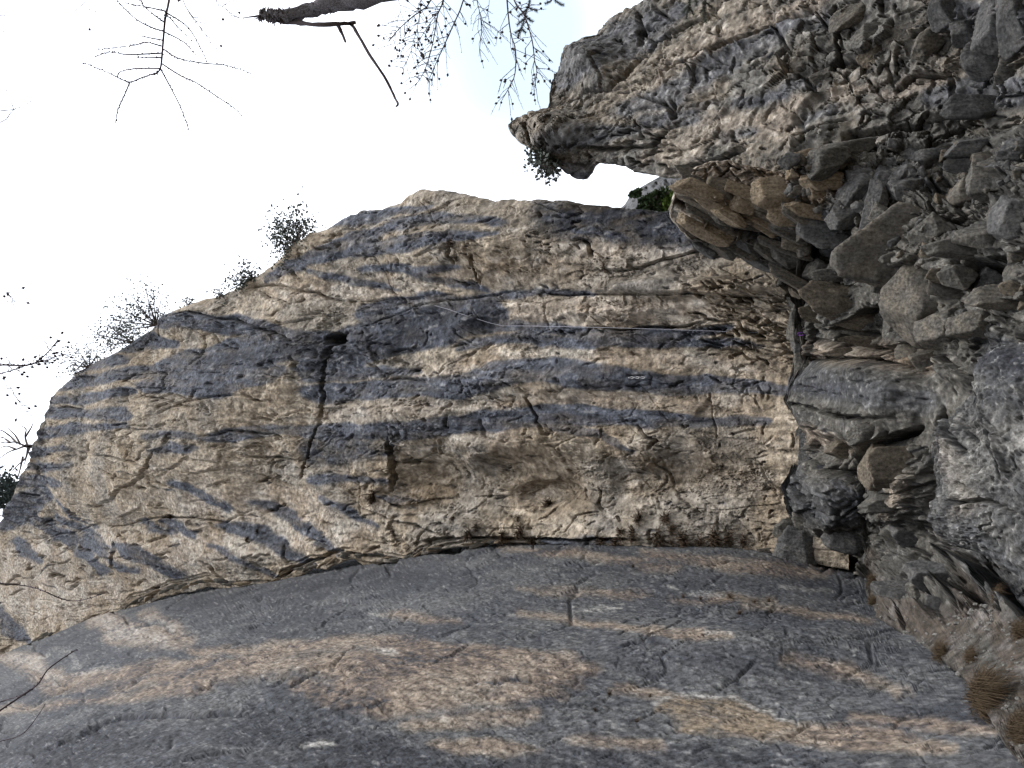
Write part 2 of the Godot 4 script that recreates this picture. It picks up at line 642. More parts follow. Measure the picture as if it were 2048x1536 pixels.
func finish(s: Sheet, k: Look) -> void:
	var nb := noise(k.seed, 0.16, 3)
	var nm := noise(k.seed + 1, 0.75 * k.freq, 5)
	var nc := noise(k.seed + 2, 2.4 * k.freq, 4)
	var nf := noise(k.seed + 4, 8.0 * k.freq, 4)
	var n1 := noise(k.seed + 5, 0.7, 5)
	var n2 := noise(k.seed + 6, 4.0 * k.freq, 5)
	var n3 := noise(k.seed + 8, 0.35, 3)
	var ns := noise(k.seed + 7, 1.3, 4)
	var nl := noise(k.seed + 14, 2.6, 4)
	var cell_a := cells(k.seed + 9, 1.0 * k.freq, 0.8)
	var cell_b := cells(k.seed + 10, 3.2 * k.freq, 0.9)
	var rift_a := noise(k.seed + 11, 0.42 * k.freq, 4)
	var rift_b := noise(k.seed + 12, 1.3 * k.freq, 4)
	var G: PackedFloat32Array = s.layers.grey
	var D: PackedFloat32Array = s.layers.dark
	var T: PackedFloat32Array = s.layers.tan
	var O: PackedFloat32Array = s.layers.ochre
	var W: PackedFloat32Array = s.layers.white
	var S: PackedFloat32Array = s.layers.smooth
	var tone: PackedFloat32Array = s.layers.tone
	var V := PackedVector3Array()
	var C := PackedColorArray()
	V.resize(s.P.size())
	C.resize(s.P.size())
	for i in s.nx:
		for j in s.ny:
			var o := i * s.ny + j
			var p := s.P[o]
			var q := p * k.along
			var dist := p.distance_to(EYE)
			var z := clampf(dist / k.far, 0.25, 1.3)
			var near := clampf(13.0 / dist, 0.35, 1.0)
			var mid := nm.get_noise_3dv(q)
			var chip := nc.get_noise_3dv(q)
			var fine := nf.get_noise_3dv(q)
			var calm := (1.0 - 0.8 * S[o]) * z
			var wild := clampf(0.5 + n3.get_noise_3dv(p) * 2.2, 0.0, 1.0)      # broken and smooth areas alternate
			var ca := cell_a.get_noise_3dv(q)
			var cb := cell_b.get_noise_3dv(q)
			var h := s.H[o] + nb.get_noise_3dv(p) * k.big
			h += mid * k.mid * calm
			h += (absf(chip) * -1.1 + ca * 0.45 * wild) * k.chip * calm
			h += cb * k.step * calm * (0.35 + 0.65 * wild)
			var ra := absf(rift_a.get_noise_3dv(q)) / k.thin
			if ra < 1.0 and chip > -0.12:
				h -= k.rift * (1.0 - ra) * calm * minf(1.0, (chip + 0.12) * 8.0)
			var rb := absf(rift_b.get_noise_3dv(q)) / (k.thin * 2.0)
			if rb < 1.0 and mid > -0.02:
				h -= k.rift * 0.55 * (1.0 - rb) * calm * minf(1.0, (mid + 0.02) * 8.0) * wild
			h += fine * k.fine * z
			# the rim rounds over
			if k.edge > 0.0:
				var d := (p - s.P[i * s.ny]).length() / k.edge
				if d < 1.0:
					h -= k.edge * (1.0 - sqrt(1.0 - (1.0 - d) * (1.0 - d)))
			if k.edge_b > 0.0:
				var d := (p - s.P[i * s.ny + s.ny - 1]).length() / k.edge_b
				if d < 1.0:
					h -= k.edge_b * (1.0 - sqrt(1.0 - (1.0 - d) * (1.0 - d)))
			V[o] = p + (s.N[o] + (EYE - p).normalized() * k.lean).normalized() * h
			# colour
			var ln := nl.get_noise_3d(p.x * 2.2, p.y * 0.35, p.z * 1.6)
			var c1 := n1.get_noise_3dv(p)
			var c2 := n2.get_noise_3dv(p * k.along)
			var st := ns.get_noise_3d(p.x * 2.2, p.y * 0.22, p.z * 1.2)
			var c := k.base.lerp(k.base2, clampf(0.5 + (c1 * 1.6 + c2 * 0.8) * k.vary + ca * 0.15 + tone[o], 0.0, 1.0))
			c = c.lerp(k.third, clampf((wild - 0.45) * 1.4 + c2 * 0.5 + c1 * 0.5, 0.0, 0.8) * k.third_much)
			if T[o] > 0.0:
				c = c.lerp(k.warm.lerp(k.cream, clampf(0.4 + c2 * 0.9 + c1 * 1.2, 0.0, 1.0)), T[o] * clampf(0.85 + c2 * 0.9 + c1 * 1.1, 0.0, 1.0))
			var g := clampf(G[o] + (st - 0.12 + c1 * 0.3) * 2.2 * k.streaky + c2 * 0.5 * minf(1.0, G[o] * 2.0) * (1.0 - G[o] * 0.5), 0.0, 1.0)
			c = c.lerp(k.grey.lerp(k.grey2, clampf(0.4 + st * 1.2 + c2 * 1.0 + c1 * 0.9 * k.vary, 0.0, 1.0)), g)
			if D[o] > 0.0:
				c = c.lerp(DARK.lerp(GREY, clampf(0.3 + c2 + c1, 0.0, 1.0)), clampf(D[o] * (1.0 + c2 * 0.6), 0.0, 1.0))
			if O[o] > 0.0:
				c = c.lerp(OCHRE.lerp(BROWN, clampf(0.4 + c2 * 1.6, 0.0, 1.0)).lerp(TAN, clampf(c1 * 2.0, 0.0, 0.7)), O[o] * clampf(0.8 + c2, 0.0, 1.0))
			if W[o] > 0.0:
				c = c.lerp(WHITE, W[o] * clampf(0.7 + c2 * 1.5, 0.0, 1.0))
			if k.lichen > 0.0 and ln > 0.2:      # black lichen in short strokes
				c = c.lerp(DARK, minf(0.75, (ln - 0.2) * 5.0) * k.lichen * clampf(0.6 + chip * 3.0, 0.0, 1.0))
			if k.fleck > 0.0 and fine + c2 * 0.5 > 0.38:
				c = c.lerp(WHITE, minf(0.6, (fine + c2 * 0.5 - 0.38) * 4.0) * k.fleck)
			var sh := clampf(1.0 + (0.5 * fine + 0.4 * c2 + 0.1 * cb) * near * k.mottle + 0.1 * chip + k.lines * ln * near + tone[o], 0.4, 1.6)
			C[o] = Color(c.r * sh, c.g * sh, c.b * sh)
	s.V = V
	s.C = C

# short jagged cracks scattered over a sheet, some with a thin lip
func flakes(s: Sheet, count: int, sd: int, xa: float, xb: float, ya: float, yb: float, slope: float, spread: float, long: float, deep: float, lip: float) -> void:
	var rng := RandomNumberGenerator.new()
	rng.seed = sd
	for n in count:
		var x := rng.randf_range(xa, xb)
		var y := rng.randf_range(ya, yb)
		var i := int((x - s.x0) / s.dx)
		if i < 0 or i >= s.nx or y < s.ya[i] or y > s.yb[i]:
			continue
		var a := atan(slope) + rng.randfn(0.0, spread)
		var l := long * rng.randf_range(0.2, 1.3)
		var pts := [x, y]
		var z := s.P[i * s.ny + int((y - s.ya[i]) / (s.yb[i] - s.ya[i]) * (s.ny - 1))].distance_to(EYE) / 14.0
		for k in 5:
			var b := a + rng.randfn(0.0, 0.4)
			x += cos(b) * l / 5.0
			y += sin(b) * l / 5.0
			pts.append(x)
			pts.append(y)
		if rng.randf() < 0.45:
			s.crack(deep * z * 0.5, 3.5, pts, lip * z * rng.randf_range(0.2, 0.8), rng.randf_range(8, 20), 1.0 if rng.randf() < 0.7 else -1.0)
		else:
			s.crack(deep * z * rng.randf_range(0.5, 1.2), rng.randf_range(2.6, 4.2), pts)

# dark fissures: thin strokes of dark colour that are also cut into the rock
func fissures(s: Sheet, count: int, sd: int, xa: float, xb: float, ya: float, yb: float, slope: float, spread: float, long: float, deep: float) -> void:
	var rng := RandomNumberGenerator.new()
	rng.seed = sd
	for n in count:
		var x := rng.randf_range(xa, xb)
		var y := rng.randf_range(ya, yb)
		var i := int((x - s.x0) / s.dx)
		if i < 0 or i >= s.nx or y < s.ya[i] + 4.0 or y > s.yb[i]:
			continue
		var a := atan(slope) + rng.randfn(0.0, spread)
		var l := long * rng.randf_range(0.2, 1.0) * rng.randf_range(0.4, 1.2)
		var st := [x, y, 0.2]
		var pts := [x, y]
		for k in 4:
			var b := a + rng.randfn(0.0, 0.35)
			x += cos(b) * l / 4.0
			y += sin(b) * l / 4.0
			st.append_array([x, y, (rng.randf_range(0.5, 2.0) if k < 3 else 0.2)])
			pts.append_array([x, y])
		s.stain("dark", rng.randf_range(0.6, 1.0), 2.2, st)
		s.crack(deep, 2.6, pts)

# ---------------------------------------------------------------- the setting
func sky_material() -> PanoramaSkyMaterial:
	var im := Image.create(512, 256, false, Image.FORMAT_RGBF)
	var n := noise(31, 1.4, 5)
	for y in 256:
		for x in 512:
			var la := PI * (0.5 - (y + 0.5) / 256.0)
			var lo := TAU * ((x + 0.5) / 512.0)
			var d := Vector3(cos(la) * sin(lo), sin(la), -cos(la) * cos(lo))
			var c := clampf(0.95 + n.get_noise_3dv(d) * 0.5 - smoothstep(0.982, 1.0, d.dot(Vector3(0.4, 0.62, -0.62).normalized())) * 0.9, 0.0, 1.0)
			var v := Color(0.5, 0.6, 0.72).lerp(Color(1.24, 1.3, 1.42), c)
			im.set_pixel(x, y, v)
	var m := PanoramaSkyMaterial.new()
	m.panorama = ImageTexture.create_from_image(im)
	return m

var wall: Sheet
var slab: Sheet
var pillar: Sheet
var rubble: Sheet
var boulder: Sheet

func build_wall() -> void:
	var top := [-200, 1290, -60, 1120, 0, 1035, 30, 985, 62, 920, 95, 860, 130, 775, 160, 750, 200, 715, 230, 700, 275, 672, 330, 632, 390, 605, 440, 585, 490, 553, 540, 520, 585, 483, 620, 463, 650, 455, 680, 430, 705, 414, 745, 412, 785, 398, 800, 383, 830, 376, 870, 376, 900, 378, 930, 386, 975, 398, 1010, 394, 1060, 393, 1120, 398, 1180, 404, 1260, 412, 1340, 422, 1500, 425, 1800, 430]
	var bottom := [-200, 1414, 0, 1326, 60, 1304, 100, 1282, 150, 1276, 190, 1250, 235, 1244, 262, 1214, 300, 1210, 336, 1190, 380, 1186, 420, 1172, 470, 1182, 545, 1186, 565, 1160, 600, 1154, 630, 1136, 660, 1138, 700, 1120, 720, 1114, 740, 1134, 780, 1126, 820, 1132, 840, 1112, 860, 1108, 930, 1092, 1010, 1086, 1120, 1090, 1300, 1094, 1400, 1097, 1560, 1114, 1800, 1162]
	var s := Sheet.new(-200, 1700, 1.75, 410, top, bottom, null, 5.0, 101)
	wall = s
	# broad forms
	s.bump(300, 880, 380, 270, 0.9)
	s.bump(350, 1110, 420, 70, 0.3)
	s.bump(520, 760, 200, 150, 0.5)
	s.bump(1150, 970, 380, 110, -0.55)
	s.bump(850, 500, 330, 110, 0.5)
	s.bump(830, 830, 190, 90, 0.35)
	s.bump(1050, 760, 300, 50, 0.25)
	s.bump(880, 960, 120, 90, -0.35)
	s.bump(960, 900, 80, 50, 0.22)
	s.bump(1000, 930, 60, 45, -0.25)
	s.bump(1080, 990, 70, 30, -0.22, 0.5)
	s.bump(1180, 960, 60, 70, 0.2)
	s.bump(1290, 900, 80, 60, 0.15)
	s.bump(740, 690, 110, 60, 0.3)
	s.bump(940, 640, 60, 50, 0.25)
	s.bump(1200, 620, 260, 34, 0.2)
	s.bump(1400, 575, 240, 26, 0.35, 0.4)
	s.bump(430, 640, 220, 60, 0.3)
	s.bump(200, 760, 150, 60, 0.3)
	# the cave and the long vertical crack below it
	s.bump(672, 680, 26, 14, -0.8, 0.3)
	s.bump(655, 705, 9, 18, -0.2)
	s.crack(0.7, 3.6, [700, 665, 668, 690, 655, 740, 650, 800, 640, 845])
	s.crack(0.4, 3.0, [640, 840, 632, 880, 608, 930, 600, 960])
	s.crack(0.14, 3.19, [640, 700, 560, 668, 480, 642, 400, 625, 330, 640], 0.0791, 40, 1.0)
	s.crack(0.1, 2.6, [705, 665, 760, 640, 830, 612, 900, 598, 1000, 588, 1050, 577], 0.05, 60, -1.0)
	s.crack(0.12, 2.8, [1050, 577, 1100, 588, 1180, 590, 1260, 592, 1330, 590, 1450, 592, 1550, 600], 0.07, 36, -1.0)
	s.crack(0.25, 3, [1180, 650, 1250, 660, 1330, 655, 1420, 640])
	s.crack(0.245, 3.64, [790, 870, 800, 900, 795, 940, 790, 985], 0.126, 60, -1.0)
	s.crack(0.14, 2.73, [205, 1014, 260, 987, 328, 949, 352, 925], 0.0945, 50, 1.0)
	s.crack(0.14, 2.73, [229, 1069, 239, 1052, 280, 1046, 342, 1035, 393, 1036, 461, 1045, 520, 1020], 0.0945, 44, -1.0)
	s.crack(0.15, 3, [210, 912, 260, 910, 310, 918, 345, 930, 360, 905, 350, 880])
	s.crack(0.12, 3, [330, 835, 380, 815, 410, 803, 470, 790, 540, 795])
	s.crack(0.15, 3, [295, 790, 340, 795, 400, 808, 450, 812])
	s.crack(0.15, 3, [445, 872, 480, 860, 560, 870, 600, 900])
	s.crack(0.15, 3, [500, 910, 560, 915, 600, 922])
	s.crack(0.2, 3, [920, 540, 930, 500, 935, 482])
	s.crack(0.2, 3, [962, 570, 960, 540, 964, 510])
	s.crack(0.25, 4.2, [1185, 515, 1180, 490, 1165, 480])
	s.crack(0.14, 2.73, [1200, 545, 1260, 540, 1330, 520, 1400, 500, 1500, 498], 0.063, 40, 1.0)
	s.crack(0.18, 3, [1060, 790, 1075, 830, 1072, 850])
	s.crack(0.18, 3, [1180, 975, 1182, 1010, 1200, 1030])
	s.crack(0.18, 3, [1270, 850, 1290, 860, 1310, 880, 1295, 900])
	s.crack(0.105, 2.73, [700, 1000, 780, 1030, 860, 1060, 920, 1075], 0.0473, 30, 1.0)
	s.crack(0.21, 3.64, [830, 1085, 900, 1078, 990, 1072, 1080, 1078, 1200, 1075, 1300, 1080], 0.0945, 26, 1.0)
	s.crack(0.25, 3.6, [600, 1128, 560, 1150, 640, 1118, 720, 1092])
	s.crack(0.08, 2.4, [640, 600, 720, 600, 800, 600, 900, 588])
	s.crack(0.2, 3.6, [470, 575, 560, 570, 640, 590, 700, 610])
	s.crack(0.1, 3.0, [0, 1312, 60, 1290, 100, 1268, 150, 1258, 190, 1234, 235, 1226, 262, 1200, 300, 1192, 336, 1174, 380, 1168], 0.05, 9, 1.0)
	s.crack(0.08, 3.0, [150, 1253, 190, 1229, 235, 1221, 262, 1195, 300, 1187, 336, 1169, 380, 1163, 420, 1151, 470, 1161, 545, 1163, 565, 1139, 600, 1131, 630, 1115, 660, 1115], 0.05, 9, 1.0)
	s.crack(0.08, 3.0, [235, 1216, 262, 1190, 300, 1182, 336, 1164, 380, 1158, 420, 1146, 470, 1156], 0.05, 9, 1.0)
	s.crack(0.1, 3.0, [470, 1163, 545, 1165, 565, 1141, 600, 1133, 630, 1117, 660, 1117, 700, 1101, 740, 1109, 820, 1115], 0.05, 9, 1.0)
	s.crack(0.07, 3.0, [565, 1133, 600, 1125, 630, 1109, 660, 1109, 700, 1093, 740, 1101], 0.05, 9, 1.0)
	s.crack(0.1, 3.0, [700, 1102, 740, 1110, 820, 1116, 860, 1096, 930, 1084, 1010, 1078], 0.05, 9, 1.0)
	s.crack(0.06, 3.0, [740, 1103, 820, 1109, 860, 1089, 930, 1077, 1010, 1071], 0.05, 9, 1.0)
	flakes(s, 198, 5, -100, 830, 600, 1220, 0.12, 0.5, 46, 0.098, 0.08)
	flakes(s, 120, 6, 500, 1500, 400, 760, 0.05, 0.35, 50, 0.091, 0.065)
	flakes(s, 156, 7, 760, 1600, 740, 1090, 0.1, 0.9, 36, 0.091, 0.07)
	flakes(s, 102, 8, 0, 900, 1020, 1180, 0.35, 0.5, 40, 0.056, 0.04)
	flakes(s, 96, 9, 1380, 1640, 560, 720, 0.25, 0.25, 60, 0.21, 0.15)
	# pale and tan ground between the streaks
	for a in [[560, 590, 16, 800, 575, 14, 980, 545, 10], [740, 760, 9, 900, 745, 10, 1010, 720, 14, 1150, 705, 18, 1400, 720, 16, 1540, 735, 10], [640, 840, 10, 780, 815, 12, 950, 815, 14, 1100, 795, 14, 1250, 800, 16, 1500, 810, 12], [960, 640, 16, 1080, 620, 30, 1250, 615, 26, 1400, 620, 20], [1010, 870, 18, 900, 870, 16], [160, 1060, 30, 330, 1130, 40, 420, 1090, 40, 560, 1060, 40, 700, 1060, 30], [10, 1180, 40, 100, 1200, 50, 200, 1190, 30], [40, 1110, 30, 110, 1090, 30], [420, 1000, 30, 600, 1010, 30], [1180, 500, 20, 1350, 500, 16]]:
		s.stain("tan", 0.8, 22, a)
	for a in [[1280, 930, 22, 1330, 960, 26, 1310, 985, 14], [1400, 950, 30, 1520, 985, 24], [1000, 530, 20, 1150, 540, 26], [830, 985, 22, 880, 990, 18], [250, 880, 14, 300, 890, 20], [1215, 700, 8, 1220, 740, 8], [900, 720, 10, 960, 722, 8]]:
		s.stain("ochre", 0.4, 26, a)
	# grey water streaks, from the top down
	for a in [[520, 560, 10.0, 560, 545, 12.5, 637, 513, 13.8, 718, 478, 16.2, 800, 455, 15.0, 876, 436, 13.8, 1012, 446, 7.5], [600, 530, 7.5, 690, 505, 15.0, 830, 492, 17.5, 944, 475, 11.2, 1010, 470, 5.0], [660, 445, 10.0, 720, 436, 15.0, 790, 425, 12.5, 860, 415, 7.5], [740, 540, 7.5, 800, 537, 11.2, 850, 550, 10.0, 926, 540, 6.2], [860, 560, 5.0, 916, 567, 8.8, 978, 577, 6.2], [620, 545, 6.2, 700, 560, 8.8, 790, 580, 5.0],
		[960, 590, 6.2, 1018, 591, 10.0, 1125, 581, 7.5, 1200, 590, 3.8], [985, 650, 12.5, 1039, 653, 13.8, 1142, 663, 13.8, 1210, 670, 13.8, 1381, 667, 12.5, 1450, 658, 7.5], [930, 690, 11.2, 1056, 673, 11.2, 1108, 685, 10.0, 1254, 686, 10.0, 1450, 684, 10.0, 1520, 690, 6.2],
		[650, 790, 20.0, 800, 772, 21.2, 937, 774, 22.5, 1005, 750, 27.5, 1108, 738, 27.5, 1176, 750, 30.0, 1312, 768, 22.5, 1497, 772, 17.5, 1565, 780, 12.5], [660, 750, 15.0, 760, 745, 10.0, 830, 740, 6.2], [640, 862, 17.5, 800, 861, 17.5, 920, 851, 20.0, 1005, 838, 21.2, 1108, 829, 22.5, 1210, 834, 20.0, 1381, 844, 13.8, 1520, 842, 8.8], [1110, 850, 12.5, 1200, 870, 10.0, 1260, 900, 5.0],
		[640, 730, 37.5, 720, 690, 42.5, 800, 660, 50.0, 900, 640, 45.0, 975, 640, 30.0], [740, 625, 22.5, 860, 610, 25.0, 975, 605, 15.0], [376, 740, 32.5, 500, 712, 42.5, 600, 690, 30.0, 640, 680, 17.5], [330, 770, 17.5, 470, 770, 25.0, 560, 745, 22.5], [300, 640, 12.5, 400, 640, 17.5, 500, 655, 20.0, 600, 670, 12.5],
		[150, 770, 10.0, 250, 752, 15.0, 308, 742, 13.8, 420, 725, 12.5, 513, 718, 10.0], [130, 800, 10.0, 210, 796, 11.2, 290, 786, 10.0], [105, 830, 11.2, 200, 825, 10.0, 290, 826, 12.5], [90, 868, 7.5, 170, 858, 12.5, 300, 845, 6.2], [60, 906, 10.0, 110, 902, 11.2, 164, 894, 7.5], [50, 930, 8.8, 120, 935, 10.0, 165, 930, 5.0], [40, 962, 15.0, 110, 960, 12.5, 150, 965, 6.2], [200, 700, 17.5, 300, 680, 17.5, 360, 690, 10.0], [180, 735, 12.5, 260, 720, 10.0],
		[440, 872, 5.0, 475, 868, 12.5, 625, 857, 11.2], [345, 868, 6.2, 400, 868, 8.8, 444, 872, 5.0], [366, 897, 7.5, 400, 896, 11.2, 440, 891, 3.8], [20, 1030, 30.0, 60, 1010, 27.5, 90, 985, 20.0], [60, 1030, 15.0, 79, 1041, 12.5, 113, 1056, 11.2, 147, 1084, 11.2, 205, 1140, 10.0], [120, 1035, 6.2, 154, 1056, 7.5, 191, 1096, 10.0, 239, 1123, 10.0, 275, 1136, 6.2], [170, 1060, 3.8, 200, 1080, 7.5, 235, 1097, 5.0], [118, 998, 5.0, 150, 1030, 6.2, 191, 1055, 5.0], [254, 1090, 7.5, 280, 1100, 17.5, 308, 1112, 18.8, 359, 1142, 12.5], [300, 1043, 5.0, 330, 1052, 7.5, 359, 1063, 5.0], [350, 1043, 5.0, 375, 1055, 8.8, 403, 1070, 5.0], [437, 1086, 5.0, 478, 1110, 7.5, 547, 1153, 6.2], [465, 1050, 8.8, 513, 1062, 13.8, 581, 1103, 13.8, 620, 1122, 8.8], [515, 1010, 5.0, 545, 1018, 12.5, 581, 1033, 13.8, 615, 1062, 13.8, 690, 1102, 8.8], [374, 963, 3.8, 400, 972, 7.5, 427, 984, 8.8, 475, 1018, 6.2], [-10, 1220, 10.0, 20, 1257, 15.0, 58, 1283, 11.2], [645, 995, 5.0, 697, 1017, 7.5, 760, 1050, 3.8], [30, 1080, 7.5, 50, 1100, 11.2, 80, 1120, 6.2], [640, 960, 10.0, 700, 955, 7.5, 780, 960, 5.0], [1080, 1083, 5.0, 1180, 1077, 11.2, 1230, 1080, 5.0], [760, 990, 3.8, 800, 998, 8.8, 830, 1000, 3.8]]:
		s.stain("grey", 1.0, 6, a)
	for a in [[60, 1030, 12, 113, 1058, 14, 150, 1086, 14, 210, 1142, 12], [120, 1035, 7, 154, 1056, 9, 195, 1096, 12, 245, 1124, 11, 285, 1140, 7], [165, 1058, 5, 200, 1080, 9, 240, 1100, 6], [250, 1088, 8, 280, 1098, 18, 312, 1114, 18, 365, 1146, 13], [296, 1040, 6, 330, 1052, 9, 365, 1066, 6], [350, 1041, 6, 378, 1055, 10, 410, 1072, 6], [437, 1084, 6, 478, 1110, 9, 550, 1155, 7], [460, 1048, 9, 513, 1062, 15, 581, 1103, 15, 625, 1126, 10], [512, 1008, 6, 545, 1018, 13, 581, 1033, 14, 618, 1062, 14, 695, 1104, 9], [372, 960, 5, 400, 970, 9, 430, 984, 10, 480, 1020, 7], [-20, 1210, 12, 20, 1255, 16, 62, 1286, 12], [645, 993, 6, 697, 1016, 9, 765, 1052, 5], [28, 1078, 9, 50, 1100, 12, 84, 1124, 7]]:
		s.stain("grey", 1.0, 7, a)
	for a in [[280, 1096, 10, 312, 1112, 12, 350, 1136, 8], [490, 1054, 8, 560, 1090, 9, 610, 1118, 6], [530, 1012, 7, 590, 1038, 8, 660, 1084, 7], [90, 1044, 7, 150, 1086, 8]]:
		s.stain("dark", 0.4, 14, a)
	s.stain("dark", 1.0, 12, [1150, 438, 26, 1290, 450, 40, 1430, 462, 40])
	for a in [[1070, 425, 14, 1170, 440, 34, 1290, 450, 46, 1430, 462, 42], [1140, 440, 30, 1430, 455, 36], [700, 710, 20, 760, 680, 34, 860, 655, 40, 960, 630, 30], [430, 730, 14, 520, 720, 22, 620, 690, 20], [1060, 405, 6, 1200, 415, 10, 1350, 428, 10], [1080, 450, 6, 1130, 470, 12, 1180, 480, 8], [640, 905, 26, 700, 900, 30, 775, 890, 26], [660, 690, 10, 690, 680, 10], [652, 700, 9, 651, 740, 5], [620, 690, 10, 500, 720, 8], [760, 650, 14, 860, 640, 16, 960, 620, 10], [0, 1050, 14, 70, 985, 6, 130, 790, 5]]:
		s.stain("dark", 0.8, 16, a)
	s.stain("white", 0.45, 12, [800, 615, 4, 900, 600, 3])
	for a in [[-100, 1180, 70, 60, 1150, 70, 300, 1110, 60, 560, 1070, 56, 740, 1050, 30], [200, 990, 20, 400, 990, 30, 600, 1000, 30]]:
		s.stain("smooth", 0.85, 40, a)
	s.stain("broken", 1.0, 10, [-200, 900, 500, 1700, 900, 500])
	s.blocks(11, 96, 0.0, 2.4, 0.03, 0.05, 0.045, 2.4, 0.08, 0.5)
	s.blocks(12, 34, 0.4, 2.0, 0.014, 0.04, 0.03, 2.2, 0.06, 0.62)
	s.blocks(13, 12, 0.1, 3.0, 0.012, 0.03, 0.012, 2.0, 0.07, 0.4)
	s.layers.broken.fill(0.0)
	s.stain("broken", 1.0, 40, [1420, 600, 20, 1500, 640, 60, 1620, 660, 70])
	s.blocks(14, 13, 0.15, 4.0, 0.04, 0.06, 0.08, 2.4, 0.12, 0.15)
	fissures(s, 170, 702, -50, 900, 480, 1200, 0.15, 0.45, 44, 0.06)
	fissures(s, 170, 703, 700, 1600, 400, 1080, 0.0, 0.5, 36, 0.05)
	var k := Look.new()
	k.seed = 40
	k.base = TAN
	k.base2 = Color(0.49, 0.42, 0.33)
	k.grey = GREY
	k.grey2 = Color(0.13, 0.14, 0.168)
	k.big = 0.35
	k.mid = 0.075
	k.chip = 0.035
	k.fine = 0.02
	k.edge = 0.3
	k.edge_b = 0.05
	k.freq = 0.8
	k.streaky = 0.22
	k.lean = 0.3
	k.step = 0.03
	k.rift = 0.04
	k.along = Vector3(1.15, 0.45, 1.1)
	k.lichen = 0.2
	k.third = Color(0.32, 0.29, 0.25)
	k.third_much = 1.0
	k.warm = Color(0.5, 0.405, 0.32)
	k.cream = Color(0.58, 0.53, 0.455)
	finish(s, k)
	var o := put("cliff_face", s.mesh(0.25, 0.2), rock_mat(0.55, 1.0))
	tag(o, "tall pale limestone cliff face with long grey water streaks under the open sky", "cliff", "", "structure")

